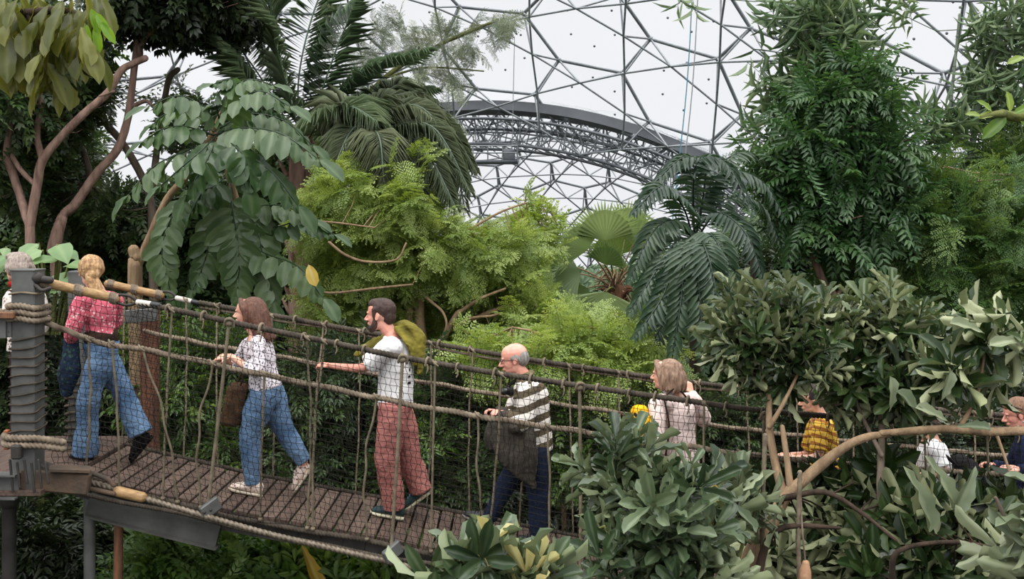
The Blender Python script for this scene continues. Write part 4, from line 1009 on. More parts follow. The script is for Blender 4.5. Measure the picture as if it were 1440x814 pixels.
# ---- grey-haired person beyond the near post
Y=8.5
W0=dict(seed=7,w=1.0,H=.25,look=(.3,0),tyaw=-.4,label='person in pale quilted jacket and red scarf standing behind the near post',
 J=dict(head=(24,376,Y),neck=(30,402,Y),chest=(34,426,Y),hip=(36,482,Y),
  shN=(20,418,8.3),elN=(12,452,8.2),wrN=(-12,462,8.1),shF=(52,418,8.65),elF=(60,452,8.65),wrF=(48,478,8.6),
  knN=(30,540,8.4),anN=(26,588,8.4),heN=(34,604,8.4),toN=(4,606,8.4),knF=(46,540,8.6),anF=(52,586,8.6),heF=(60,600,8.6),toF=(34,602,8.6)),
 handN=((-1,0,0),(0,0,-1),.7,-1),handF=((0,0,-1),(-1,0,0),.5,1),
 trousers=dict(m=cloth('plum_cloth',(66,40,46),(36,24,30)),r=(.11,.085,.08,.075)),shoes=(M_BLACK,M_BLACK,M_BLACK))
zl_=zl+.02
for k in ('heN','toN','heF','toF'):
    a=W0['J'][k]; W0['J'][k]=(a[0],HZ-zl_*F/a[2],a[2])
root,J,B,H,body=walker(W0)
g=MB(); top_shirt(g,J,W0,r_chest=(.18,.13),r_waist=(.175,.13),r_hem=(.20,.15),hem=-.05,sleeve='long',r_arm=(.075,.07,.06,.05),side=A(-.4,.9,0)); garment('quilted_jacket',g,pattern_voronoi('pale_check',(206,196,188),(120,108,104),30,.3),root,seed=8,wr=.007)
g=MB(); tube(g,[J['neck']+A(-.06,-.05,.02),J['neck']+A(.05,-.05,.03),J['neck']+A(.06,.05,.03),J['neck']+A(-.06,.05,.02)],.03,10,n=24); garment('red_scarf',g,cloth('red_wool',(190,40,44),(150,26,32)),root,.007,1,.004)
g=MB(); curtain_hair(J['head'],H,B,g,.04,n=22,rad=.026,a0=.7); f,l,u=B; ell(g,J['head']+(f*.12+u*.36)*H,(.27*H,.30*H,.16*H),12,8,np.stack(B)); garment('grey_bob',g,hairmat('silver_hair',(176,162,150),(122,108,98)),root,.006,1,.005,30)
# ---- person in yellow top with rust skirt, behind the shrub
Y=8.1
P6=dict(seed=8,w=.98,H=.235,look=(.1,-.1),label='person in yellow check top and rust trousers half hidden by the two tone shrub',
 J=dict(head=(1142,562,Y),neck=(1152,584,Y),chest=(1156,606,Y),hip=(1160,664,Y),
  shN=(1154,598,7.92),elN=(1150,640,7.85),wrN=(1118,644,7.9),shF=(1146,598,8.25),elF=(1136,636,8.35),wrF=(1112,640,8.3),
  knN=(1150,730,8.0),anN=(1152,786,8.0),heN=(1160,G(1160,8.0),8.0),toN=(1122,G(1122,8.0),8.0),
  knF=(1170,730,8.2),anF=(1186,780,8.2),heF=(1196,G(1196,8.2)-3,8.2),toF=(1162,G(1162,8.2),8.2)),
 handN=((-1,.2,.1),(0,.5,-1),.8,-1),handF=((-1,0,.1),(0,-.5,-1),.8,1),
 trousers=dict(m=cloth('rust_cloth',(150,76,48),(104,50,34)),r=(.11,.09,.09,.095)),shoes=(M_BLACK,M_SOLE,M_LACE))
root,J,B,H,body=walker(P6)
g=MB(); top_shirt(g,J,P6,r_chest=(.15,.125),r_waist=(.14,.115),r_hem=(.165,.13),hem=.01,sleeve='short',r_arm=(.062,.058,.05,.05)); garment('yellow_top',g,stripes('yellow_check',(214,172,72),(150,96,46),16,(.3,.2,.93),.2,.6),root,seed=9)
g=MB();f,l,u=B;ax=np.stack(B);c=J['head'];ell(g,c+(-f*.12+u*.16)*H,(.43*H,.36*H,.38*H),16,12,ax);ell(g,c+(f*.16+u*.36)*H,(.2*H,.26*H,.14*H),12,8,ax);ell(g,c+(-f*.5+u*.1)*H,(.2*H,.2*H,.2*H),12,8,ax); garment('dark_hair',g,hairmat('near_black_hair',(54,38,34),(30,22,20)),root,.006,1,.006,30)
# ---- person in white tee and dark dungarees
P7=dict(seed=9,w=1.0,H=.24,look=(.0,-.1),label='person in white tee under black pinafore behind the leafy branch',
 J=dict(head=(1300,590,Y),neck=(1308,614,Y),chest=(1312,636,Y),hip=(1320,696,Y),
  shN=(1312,628,7.9),elN=(1326,662,7.84),wrN=(1294,668,7.9),shF=(1304,628,8.25),elF=(1300,664,8.35),wrF=(1286,664,8.3),
  knN=(1316,756,8.0),anN=(1320,806,8.0),heN=(1328,G(1328,8.0),8.0),toN=(1290,G(1290,8.0),8.0),
  knF=(1334,754,8.2),anF=(1346,800,8.2),heF=(1354,G(1354,8.2)-3,8.2),toF=(1322,G(1322,8.2),8.2)),
 handN=((-1,.2,.1),(0,.5,-1),.8,-1),handF=((-1,0,.1),(0,-.5,-1),.8,1),
 trousers=dict(m=M_BLACK,r=(.12,.10,.10,.10)),shoes=(M_BLACK,M_SOLE,M_LACE))
root,J,B,H,body=walker(P7)
g=MB(); top_shirt(g,J,P7,sleeve='short',hem=.02,r_chest=(.15,.125),r_waist=(.145,.12),r_hem=(.15,.12),r_arm=(.064,.06,.055,.055)); garment('white_tee',g,M_TEE,root,seed=11)
g=MB(); curtain_hair(J['head'],H,B,g,.10,n=20,rad=.025); garment('brown_hair',g,hairmat('chestnut_hair',(104,66,44),(60,38,28)),root,.007,1,.004,30)
# ---- woman with sunglasses on her head at the right edge
Y=8.1
W8=dict(seed=10,w=1.0,H=.25,look=(.1,-.25),label='person in navy top with blue sunglasses pushed up on the head',
 J=dict(head=(1429,582,Y),neck=(1444,606,Y),chest=(1450,630,Y),hip=(1456,696,Y),
  shN=(1448,620,7.9),elN=(1450,664,7.82),wrN=(1432,660,7.8),shF=(1440,620,8.3),elF=(1420,658,8.42),wrF=(1398,654,8.4),
  knN=(1450,756,8.0),anN=(1452,806,8.0),heN=(1462,G(1462,8.0),8.0),toN=(1424,G(1424,8.0),8.0),
  knF=(1466,754,8.2),anF=(1478,800,8.2),heF=(1488,G(1488,8.2)-3,8.2),toF=(1454,G(1454,8.2),8.2)),
 handN=((-1,.2,.1),(0,.5,-1),.8,-1),handF=((-1,0,.2),(0,-.5,-1),.8,1),skin=M_SKINP,
 trousers=dict(m=M_BLACK,r=(.12,.10,.09,.085)),shoes=(M_BLACK,M_SOLE,M_LACE))
root,J,B,H,body=walker(W8)
g=MB(); top_shirt(g,J,W8,sleeve='long',r_arm=(.068,.062,.05,.042)); garment('navy_top',g,cloth('navy_knit',(36,44,68),(22,28,48)),root,seed=12)
g=MB();f,l,u=B;ax=np.stack(B);c=J['head'];ell(g,c+(-f*.12+u*.16)*H,(.43*H,.36*H,.39*H),16,12,ax);ell(g,c+(f*.14+u*.32)*H,(.22*H,.26*H,.16*H),12,8,ax)
tube(g,[c+(-f*.45+u*.1)*H,c+(-f*.6-u*.2)*H,c+(-f*.6-u*.8)*H],[.035,.03,.012],8,n=12); garment('tied_back_hair',g,hairmat('light_brown_hair',(146,110,84),(98,70,54)),root,.006,1,.004,36)
g=MB(); p=lambda x,y,z:c+(f*x+l*y+u*z)*H
tube(g,[p(-.1,.36,.2),p(.16,.30,.36),p(.24,.2,.40)],.004,6,n=8); tube(g,[p(-.1,-.36,.2),p(.16,-.30,.36),p(.24,-.2,.40)],.004,6,n=8); tube(g,[p(.24,.2,.40),p(.28,0,.43),p(.24,-.2,.40)],.005,6,n=8)
sg=empty('sunglasses',p(.2,0,.42),'blue mirrored sunglasses resting on the head of the person in navy','sunglasses'); g.build('glasses_frame',M_GLASSF,sg)
for s in (1,-1):
    g=MB(); ell(g,p(.26,.14*s,.44),(.012,.028,.022),12,8,np.stack([nrm(f+u),l,nrm(u-f)])); g.build('lens',mat('blue_mirror',(40,110,200),rough=.1,metal=.6),sg)
g=MB(); tube(g,[p(-.03,.35,-.2),p(-.03,.35,-.22)],.006,8,n=3); g.build('earring',M_STEEL,root)
rk=empty('rucksack',P(1360,700,8.1),'large black rucksack worn behind the white tee with a bottle in its side pocket','rucksack')
g=MB(); tube(g,[P(1350,652,8.1),P(1360,668,8.1),P(1366,700,8.1),P(1362,716,8.1)],[(.10,.09),(.15,.13),(.16,.15),(.12,.10)],16,n=16); garment('pack_sack',g,M_BLACK,rk,.01,2,.012,9)
g=MB(); tube(g,[P(1346,655,8.0),P(1326,640,7.93),P(1318,660,7.93),P(1340,690,8.0)],.014,7,n=20); g.build('strap',M_BLACK,rk)
bo=empty('water_bottle',P(1356,692,7.9),'clear drinks bottle with blue cap in the pocket of the black rucksack','bottle')
g=MB(); tube(g,[P(1356,692,7.9),P(1356,674,7.9),P(1356,668,7.9)],[.032,.032,.014],14,n=10); g.build('bottle_shell',mat('clear_plastic',(150,168,180),rough=.2),bo)
g=MB(); tube(g,[P(1356,668,7.9),P(1356,664,7.9)],.016,12,n=3); g.build('cap',mat('blue_cap',(30,110,210),rough=.4),bo)
rng=np.random.default_rng(21)
# ------------------------------------------------------------------ plant library
def T_leaf(rows=4, w=.5, prof=None, fold=.12, droop=.15, wave=0, lobes=0):
    """leaf blade template: x 0..1 along, y lateral +-w/2, z up"""
    if rows==0:
        v=np.array([[0,0,0],[.45,w/2,fold*w],[.45,-w/2,fold*w],[1,0,-droop]]); return v,np.zeros((0,4),int),np.array([[0,2,1],[1,2,3]]) 
    x=np.linspace(0,1,rows+2); pr=np.sin(PI*x**.85)**.8 if prof is None else np.interp(x,*prof)
    v=[[0,0,0]];q=[];t=[]
    for i in range(1,rows+1):
        h=pr[i]*w/2*(1+(lobes if i%2 else -lobes)); z=-droop*x[i]**1.8; wz=wave*math.sin(i*2.2)
        v+= [[x[i],h,z+fold*h*2+wz],[x[i],0,z],[x[i],-h,z+fold*h*2-wz]]
    v.append([1,0,-droop])
    n=len(v)-1
    t+= [[0,2,1],[0,3,2]]
    for i in range(rows-1):
        a=1+3*i; q+=[[a,a+1,a+4,a+3],[a+1,a+2,a+5,a+4]]
    a=1+3*(rows-1); t+=[[a,a+1,n],[a+1,a+2,n]]
    return np.array(v,float),np.array(q).reshape(-1,4),np.array(t)
def T_blade(rows=7,prof=None,fold=.12,droop=.2,wave=.02,lobes=0,ripple=.012,rib=.30):
    """broad blade with a pale midrib and rippled side veins, five points across"""
    x=np.linspace(0,1,rows+2); pr=np.interp(x,*prof) if prof is not None else np.sin(PI*x**.85)**.8
    v=[[0,0,0]];q=[];t=[];va=[rib]
    for i in range(1,rows+1):
        h=pr[i]/2*(1+(lobes if i%2 else -lobes)); z=-droop*x[i]**1.8; wz=wave*math.sin(i*1.7); rp=ripple*(1 if i%2 else -1)
        back=-.05*pr[i]
        for s,f in ((1,1),(1,.42),(0,0),(-1,.42),(-1,1)):
            v.append([x[i]+(.05*f if f<1 else .07)*pr[i]*abs(s), s*h*f, z+fold*h*2*f**1.5+wz*s*f+rp*f]); va.append(rib if s==0 else (-.03 if f<1 else .03))
    v.append([1,0,-droop]); va.append(0); n=len(v)-1
    for j in range(4): t.append([0,2+j,1+j])
    for i in range(rows-1):
        a=1+5*i
        for j in range(4): q.append([a+j,a+j+1,a+j+6,a+j+5])
    a=1+5*(rows-1)
    for j in range(4): t.append([a+j,a+j+1,n])
    return np.array(v,float),np.array(q).reshape(-1,4),np.array(t),np.array(va)
def inst(mb,T,O,D,U,L,W,var):
    """place leaf template T at origins O, along D, normal about U; L length, W width factor"""
    O=np.asarray(O,float).reshape(-1,3);n=len(O)
    if n==0: return
    D=nrm(np.broadcast_to(D,(n,3)));U=np.broadcast_to(U,(n,3)); Y_=nrm(np.cross(U,D)); Z=np.cross(D,Y_)
    L=np.broadcast_to(np.asarray(L,float),(n,))[:,None,None];W=np.broadcast_to(np.asarray(W,float),(n,))[:,None,None]
    v,q,t=T[:3]; k=len(v)
    V=O[:,None,:]+D[:,None,:]*v[None,:,0:1]*L+Y_[:,None,:]*v[None,:,1:2]*W+Z[:,None,:]*v[None,:,2:3]*L
    off=(np.arange(n)*k)[:,None,None]
    qq=(q[None]+off).reshape(-1,4) if len(q) else None; tt=(t[None]+off).reshape(-1,3) if len(t) else None
    a=np.repeat(np.broadcast_to(np.asarray(var,float),(n,)),k)
    if len(T)>3: a=a+np.tile(T[3],n)
    mb.add(V.reshape(-1,3),qq,tt,a)
def as_T(mb):
    v,q,t,a=mb.arrays(); return v,q,t,a
def pinnate(n=8,leaf=None,ll=.3,lw=.12,ang=60,droop=.3,taper=.5,rach=.008,term=True,lift=.1,seed=0,start=.15,hang=0.,var=.12):
    """pinnate leaf along +x, unit length"""
    r=np.random.default_rng(seed); leaf=leaf or T_leaf(0,1); g=MB()
    x=np.linspace(0,1,12); z=-droop*x**2
    p=np.stack([x,0*x,z],-1)
    tube(g,p[::2],rach,3,n=7,cap=False,a=-.15)
    u=np.linspace(start,.97,n); O=np.stack([u,0*u,-droop*u**2],-1); T=nrm(np.stack([1+0*u,0*u,-2*droop*u],-1))
    up=np.stack([-T[:,2],0*u,T[:,0]],-1); a=np.radians(ang)*(1-.35*u)
    L=ll*(1-taper*np.abs(u-.4)/.6)
    for s in (1,-1):
        aa=a+r.normal(0,.08,n); D=T*np.cos(aa)[:,None]+A(0,s,0)*np.sin(aa)[:,None]+up*(lift+r.normal(0,.1,n))[:,None]+A(0,0,-1)*hang
        inst(g,leaf,O,D,up+r.normal(0,.15,(n,3)),L*r.uniform(.85,1.1,n),lw*L/ll,r.uniform(-var,var,n))
    if term: inst(g,leaf,O[-1:],T[-1:],up[-1:],[ll*.7],[lw*.8],[0])
    return as_T(g)
def bipinnate(n=7,m=6,pl=.42,ll=.10,lw=.05,droop=.35,ang=62,seed=0,start=.2):
    r=np.random.default_rng(seed); g=MB(); x=np.linspace(0,1,7); tube(g,np.stack([x,0*x,-droop*x**2],-1),.006,3,n=6,cap=False,a=-.1)
    pin=pinnate(m,T_leaf(0,1,fold=.05,droop=.0),ll/pl,lw/pl,65,.25,.4,.008,True,.03,seed+1,.12)
    u=np.linspace(start,.98,n); T=nrm(np.stack([1+0*u,0*u,-2*droop*u],-1)); O=np.stack([u,0*u,-droop*u**2],-1); up=np.stack([-T[:,2],0*u,T[:,0]],-1)
    for s in (1,-1):
        aa=np.radians(ang)*(1-.3*u)+r.normal(0,.1,n); D=T*np.cos(aa)[:,None]+A(0,s,0)*np.sin(aa)[:,None]+up*(.06+r.normal(0,.08,n))[:,None]
        L=pl*(1-.65*np.abs(u-.35)); inst(g,pin,O,D,up+r.normal(0,.1,(n,3)),L,L,r.uniform(-.1,.1,n))
    inst(g,pin,O[-1:],T[-1:],up[-1:],[pl*.6],[pl*.6],[0])
    return as_T(g)
def whorl(n=9,leaf=None,ll=.5,lw=.2,spread=55,stem=.5,seed=0,rings=1.0,stemr=.012,var=.15,droop=.0):
    """upright leafy shoot along +x: leaves spiral about the stem, unit length"""
    r=np.random.default_rng(seed); leaf=leaf or T_leaf(3,1); g=MB(); tube(g,[A(0,0,0),A(stem*.5,.01,.01),A(stem,0,0)],[stemr,stemr*.8,stemr*.5],4,n=4,cap=False,a=-.2)
    i=np.arange(n); u=stem*(1-rings*(1-(i+.5)/n)); ph=i*2.4+r.uniform(0,6)
    sp=np.radians(spread)*(1.25-.75*(i/n))+r.normal(0,.12,n)
    O=np.stack([u,0*u,0*u],-1); rad=np.stack([0*u,np.cos(ph),np.sin(ph)],-1)
    D=A(1,0,0)*np.cos(sp)[:,None]+rad*np.sin(sp)[:,None]; up=A(1,0,0)*np.sin(sp)[:,None]-rad*np.cos(sp)[:,None]
    inst(g,leaf,O,D,up+r.normal(0,.18,(n,3)),ll*r.uniform(.75,1.15,n),lw*r.uniform(.85,1.1,n),r.uniform(-var,var,n))
    return as_T(g)
def frond(mb,pts,n,L,W,leaf,ang=60,sag=.35,rr=.012,stiff=0.,var=0.,seed=0,start=.12,flip=0,Lend=.35,jit=.08,vee=.25,stemmb=None):
    """long arching frond along a 3-d path with leaflets both sides"""
    r=np.random.default_rng(seed); p=catmull(pts,40); g=stemmb if stemmb is not None else mb
    tube(g,p[::3],[rr]+[rr*.7]*(len(p[::3])-2)+[rr*.25],5,n=24,a=-.1 if g is mb else 0)
    T=nrm(np.gradient(p,axis=0)); u=np.linspace(start,.99,n); idx=u*39; i=np.clip(idx.astype(int),0,38); f=(idx-i)[:,None]
    O=p[i]*(1-f)+p[i+1]*f; TT=nrm(T[i]*(1-f)+T[i+1]*f)
    Z=A(0,0,1); up=nrm(Z-TT*(TT@Z)[:,None]+A(0,-.35,0)*abs(1)); side=nrm(np.cross(TT,up))
    prof=np.sin(PI*np.clip(u*.85+.12,0,1))**.6*(1-Lend*0)+0
    for s in (1,-1):
        aa=np.radians(ang)*(1.15-.6*u)+r.normal(0,jit,n)
        D=TT*np.cos(aa)[:,None]+side*s*np.sin(aa)[:,None]+up*(vee+r.normal(0,jit,n))[:,None]+A(0,0,-1)*sag
        LL=L*prof*r.uniform(.88,1.08,n)
        inst(mb,leaf,O,D,up+r.normal(0,.15,(n,3)),LL,W*(.6+.4*prof),var+r.uniform(-.12,.12,n))
def blob_pts(n,blobs,shell=.55,r=rng):
    """points in pixel-sized ellipsoids (px,row,Y,rx_px,ry_px,depth_m); returns points, outward directions"""
    w_=np.array([b[3]*b[4]*(b[6] if len(b)>6 else 1) for b in blobs],float); w_/=w_.sum(); k=r.choice(len(blobs),n,p=w_)
    d=nrm(r.normal(0,1,(n,3))); rad=(shell+(1-shell)*r.random(n))**.7
    B=np.array([b[:6] for b in blobs],float)[k]
    Yc=B[:,2]; c=np.stack([(B[:,0]-CX)/F*Yc,Yc,(HZ-B[:,1])/F*Yc],-1); R=np.stack([B[:,3]/F*Yc,B[:,5],B[:,4]/F*Yc],-1)
    return c+d*R*rad[:,None], nrm(d/np.maximum(R,1e-3)*R.mean(1,keepdims=True)), k
def scatter(mb,Ts,n,blobs,size,up=.5,rand=.5,shell=.55,var=(.2,.8),out=1.0,droop=0.,r=rng,upn=(0,0,1),camf=0.0):
    O,d,k=blob_pts(n,blobs,shell,r)
    D=nrm(d*out+A(0,0,1)*up+r.normal(0,rand,(n,3))-A(0,0,1)*droop+A(0,-camf,0))
    U=np.asarray(upn,float)+r.normal(0,.35,(n,3)); S=r.uniform(size[0],size[1],n); O=O-D*S[:,None]*.5; V=r.uniform(*var,n); ch=r.integers(0,len(Ts),n)
    for j,T in enumerate(Ts):
        m=ch==j; inst(mb,T,O[m],D[m],U[m],S[m],S[m],V[m])
    return O
def branch(mb,pts,r0,r1=None,seg=8,rough=.12):
    r1=r0*.6 if r1 is None else r1; k=len(pts); tube(mb,pts,list(np.linspace(r0,r1,k)),seg,n=(k-1)*5+1,rough=rough)
def pp(l,Y,dy=0):
    return [P(x,y,Y+dy*i) for i,(x,y) in enumerate(l)]
def bark(name,c1,c2,st=(3,3,.6)): return mat(name,c1,c2,rough=.9,nscale=5,stretch=st,bump=.6,bscale=18,detail=6,spec=.15)
BK_RED=bark('bark_reddish',(158,130,116),(104,82,72)); BK_GREY=bark('bark_grey',(132,118,104),(84,74,64)); BK_TAN=bark('bark_tan',(158,134,106),(112,92,72)); BK_DARK=bark('bark_dark',(74,60,50),(42,36,30)); BK_GREEN=bark('stem_green',(120,124,74),(84,88,50))
GZ=-7.2
def plant(name,label,cat,base,group=None):
    return empty(name,base,label,cat,group)
def twigs_to(mb,O,roots,r=.012,frac=.15,rg=rng):
    """thin twigs from the nearest point of a branch skeleton to some of the leaf clusters"""
    roots=np.asarray(roots); n=int(len(O)*frac); idx=rg.choice(len(O),n,replace=False)
    a=[];b=[]
    for i in idx:
        d=np.linalg.norm(roots-O[i],axis=1); j=d.argmin(); mid=(roots[j]+O[i])/2+A(0,0,-.04)*d[j]+rg.normal(0,.04,3)*d[j]
        a+=[roots[j],mid]; b+=[mid,O[i]]
    rods(mb,a,b,r,4)
# ------------------------------------------------------------------ leaf materials
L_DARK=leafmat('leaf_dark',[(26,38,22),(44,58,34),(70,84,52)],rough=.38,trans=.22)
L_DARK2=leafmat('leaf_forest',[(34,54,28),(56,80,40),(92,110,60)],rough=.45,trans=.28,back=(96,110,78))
L_BIG=leafmat('leaf_big_compound',[(32,56,28),(58,84,46),(96,116,78)],rough=.36,trans=.28,back=(86,122,58),nz=.3,nscale=1.6)
L_BRIGHT=leafmat('leaf_bright',[(96,118,54),(134,154,78),(176,190,116)],rough=.5,trans=.40,hue=.485)
L_PALM=leafmat('leaf_feather_palm',[(70,92,68),(102,124,92),(140,154,122)],rough=.42,trans=.25)
L_PALM2=leafmat('leaf_grey_palm',[(80,96,76),(112,124,98),(158,164,134)],rough=.45,trans=.22)
L_FAN=leafmat('leaf_fan_palm',[(74,100,50),(106,130,74),(146,164,110)],rough=.45,trans=.35)
L_CYC=leafmat('leaf_drooping',[(30,50,36),(48,70,50),(82,102,74)],rough=.36,trans=.22,back=(92,112,78))
L_BAMB=leafmat('leaf_bamboo',[(64,90,60),(96,120,82),(150,166,126)],rough=.42,trans=.3)
L_DKC=leafmat('leaf_dark_compound',[(32,62,28),(54,88,44),(92,120,74)],rough=.34,trans=.3,back=(92,124,84))
L_FEA=leafmat('leaf_right_feathery',[(50,80,38),(80,112,54),(126,148,80)],rough=.5,trans=.32)
L_SHR=leafmat('leaf_two_tone',[(26,42,20),(46,66,32),(78,94,52)],rough=.36,trans=.15,back=(146,152,114),nz=.4,nscale=2.5)
L_FG=leafmat('leaf_bluish',[(32,48,30),(60,78,50),(108,122,92)],rough=.34,trans=.15,back=(128,138,104),nz=.5,nscale=3)
L_BLOOM=leafmat('leaf_pale_bloom',[(64,78,54),(98,110,82),(142,150,118)],rough=.5,trans=.12,back=(118,126,96))
L_OVER=leafmat('leaf_overhang',[(56,64,24),(88,94,36),(122,124,60)],rough=.45,trans=.35,back=(118,112,54),nz=.5,nscale=3,hue=.48)
L_YEL=leafmat('leaf_yellowing',[(170,140,50),(200,176,90),(214,200,140)],rough=.5,trans=.3)
L_HEART=leafmat('leaf_heart',[(74,106,62),(104,136,84),(134,158,110)],rough=.42,trans=.3)
L_FAR=leafmat('leaf_far',[(74,96,72),(100,122,92),(134,150,118)],rough=.6,trans=.3)  # paler grey-green leaf colours for the far growth
L_UND=leafmat('leaf_understory',[(44,74,28),(76,108,44),(120,142,72)],rough=.42,trans=.3,back=(104,126,76))
# ------------------------------------------------------------------ templates
LF_OV=T_blade(7,([0,.15,.45,.75,1],[.0,.72,1,.8,.05]),.08,.22,.02)
LF_OBL=T_blade(6,([0,.12,.4,.72,.93,1],[.05,.35,.85,1,.6,.1]),.12,.22,.03)
LF_LOBE=T_blade(8,([0,.12,.4,.72,.92,1],[.05,.3,.72,1,.75,.1]),.12,.22,.03,.06)
LF_NAR=T_leaf(1,1,fold=.2,droop=.22)
LF_LAN=T_leaf(2,1,fold=.15,droop=.3)
LF_S=T_leaf(0,1,fold=.15,droop=.05)
LF_HRT=T_blade(7,([0,.08,.3,.6,1],[.3,.85,1,.75,.04]),.06,.3,.02)
TW=[pinnate(6,LF_S,.34,.15,50,.25,.3,.006,True,.15,s) for s in range(4)]          # small-leaved twigs
TWN=[pinnate(6,LF_LAN,.36,.11,48,.35,.3,.006,True,.1,s+9) for s in range(3)]
BIP=[bipinnate(7,6,.42,.13,.06,.35,62,s) for s in range(5)]
BIPF=[bipinnate(9,7,.34,.09,.04,.22,66,s+20) for s in range(4)]
PIN=[pinnate(9,LF_LAN,.24,.085,62,.35,.35,.007,True,.05,s+5,hang=.15) for s in range(4)]
SPR=[whorl(8,LF_LAN,.52,.05,70,.5,s,1.,.006) for s in range(4)]                 # bamboo sprays
WH_L=[whorl(11,LF_LOBE,.55,.17,58,.55,s,1.0,.014) for s in range(5)]
WH_O=[whorl(10,LF_OBL,.55,.17,60,.55,s+7,1.0,.014) for s in range(5)]
WH_T=[whorl(17,LF_LOBE,.36,.115,60,.78,s+31,.9,.010) for s in range(5)]
WH_S=[whorl(8,LF_LAN,.5,.2,66,.5,s+17,1.0,.012) for s in range(4)]
# ------------------------------------------------------------------ ground
g=MB(); n=70; gx=np.linspace(-70,70,n); gy=np.concatenate([np.linspace(1,30,45),np.linspace(33,150,25)])
X_,Y_=np.meshgrid(gx,gy,indexing='ij'); 
Z_=GZ+0*X_+np.array([[mnoise.noise(Vector((x*.15,y*.15,0)))*.7+mnoise.noise(Vector((x*.6,y*.6,3)))*.2 for y in gy] for x in gx])-np.clip((Y_-30)*.07,0,8)
V=np.stack([X_,Y_,Z_],-1).reshape(-1,3); i,j=np.meshgrid(np.arange(n-1),np.arange(n-1),indexing='ij'); k=(i*n+j).ravel()
g.add(V,np.stack([k,k+n,k+n+1,k+1],-1)); tag(g.build('floor',mat('forest_soil',(46,40,28),(24,26,16),rough=.95,nscale=1.2,bump=.8,bscale=8)),None,None,None,'structure')
def gz(x,y): return GZ-.15-max(0,min(8,(y-30)*.07))
def tree(name,label,cat,trunk,blobs,n,Ts,lm,bm,size,group=None,tw=.2,extra=(),**k):
    """trunk/branches: list of (points[(px,row,Y)...], r0, r1); foliage scattered in blobs"""
    b0=trunk[0][0][0] if trunk else (blobs[0][0],0,blobs[0][2])
    bp=P(*b0); base=A(bp[0],bp[1],gz(bp[0],bp[1]))
    root=plant(name,label,cat,base,group); g=MB(); sk=[]
    for pts,r0,r1 in trunk:
        p=[P(*q) for q in pts]; branch(g,p,r0,r1); sk+=list(catmull(p,24))
    if trunk:   # carry the first trunk to the ground
        branch(g,[base-A(0,0,.1),base*.5+bp*.5+A(.05,0,0),bp],trunk[0][1]*1.25,trunk[0][1])
    f=MB(); O=scatter(f,Ts,n,blobs,size,**k)
    if not sk: sk=[P(b[0],b[1]+b[4]*.6,b[2]) for b in blobs]; [branch(g,[base-A(0,0,.1),(base+s)/2+A(.1,0,0),s],.05,.025) for s in sk]
    if tw: twigs_to(g,O,sk,size[1]*.012,tw)
    g.build('trunk',bm,root); f.build('foliage',lm,root)
    for (T2,n2,b2,s2,m2,nm,kk) in extra:
        f=MB(); scatter(f,T2,n2,b2,s2,**kk); f.build(nm,m2,root)
    return root
# ================================================================== left: tall reddish-barked trees
def skel(paths): return [(p,r0,r1) for p,r0,r1 in paths]
tree('branching_tree','tall tree with smooth reddish trunk forking high above the landing post','tree',
 skel([([(78,350,12.5),(88,305,12.5),(105,288,12.5),(135,245,12.5),(165,210,12.5),(180,165,12.5),(186,120,12.5),(190,85,12.5),(194,48,12.5)],.068,.042),
  ([(88,305,12.5),(80,330,12.4),(75,352,12.4)],.068,.08),
  ([(186,150,12.5),(205,142,12.4),(215,150,12.4)],.03,.02),
  ([(194,50,12.5),(186,36,12.5),(180,10,12.6)],.045,.025),([(197,80,12.5),(200,58,12.4),(220,38,12.3),(236,30,12.3)],.04,.025)]),
 [(210,8,12.6,75,34,1.2),(280,6,12.8,70,34,1.2),(330,10,13,40,26,1.)],1500,TW,L_DARK,BK_RED,(.3,.55),tw=.15,up=.1,rand=.7)
tree('branching_tree','dark curved limb tree crossing in front of the forked reddish trunk','tree',
 skel([([(42,318,12),(52,262,12),(60,225,12),(88,190,12),(120,158,12),(152,130,12),(170,100,12),(186,90,12),(204,82,12)],.06,.04),
  ([(60,225,12),(52,190,12),(58,150,12),(56,120,12)],.045,.032),
  ([(42,318,12),(20,250,12.1),(10,215,12),(15,160,12),(10,110,12),(4,80,12)],.055,.035),
  ([(52,262,12),(30,240,12),(14,215,12)],.03,.03),([(160,128,12),(140,135,11.9)],.02,.012)]),
 [(40,60,12.3,60,60,1.),(60,150,12.6,60,60,1.2),(100,110,12.8,50,45,1.),(20,230,12.8,50,60,1.),(110,60,13,26,40,1.)],1500,TW,L_DARK2,BK_RED,(.28,.5),tw=.1,up=.1,rand=.7)
tree('branching_tree','slim tree with two crossing poles leaning left of the big compound leaves','tree',
 skel([([(214,300,13.5),(206,262,13.5),(175,205,13.5),(150,175,13.5),(130,145,13.5),(105,110,13.5),(95,95,13.5)],.06,.035),
  ([(215,260,13.5),(222,200,13.5),(230,150,13.5),(238,110,13.5),(250,98,13.5)],.05,.04),([(128,260,13.5),(118,215,13.5),(78,145,13.5)],.05,.03)]),
 [(242,150,13.8,24,50,.8,.35),(275,180,14,36,46,.8,.6),(95,230,14,36,54,1.),(180,300,14,50,40,1.),(80,285,14,50,46,1.)],850,TW,L_DARK2,BK_GREY,(.26,.45),tw=.15,up=.2,rand=.7)
tree('forest_tree','leafy evergreen filling the space behind the left landing','tree',
 skel([([(60,420,15),(64,360,15),(70,300,15)],.12,.08),([(120,400,15),(112,350,15),(100,300,15)],.07,.04)]),
 [(60,360,15.5,80,60,1.5),(150,360,15.5,70,60,1.5),(20,300,15.5,50,60,1.5),(90,320,16,70,46,1.5),(230,340,16,70,60,1.5)],5200,TW,L_DARK2,BK_GREY,(.3,.55),tw=.06,up=.2,rand=.7)
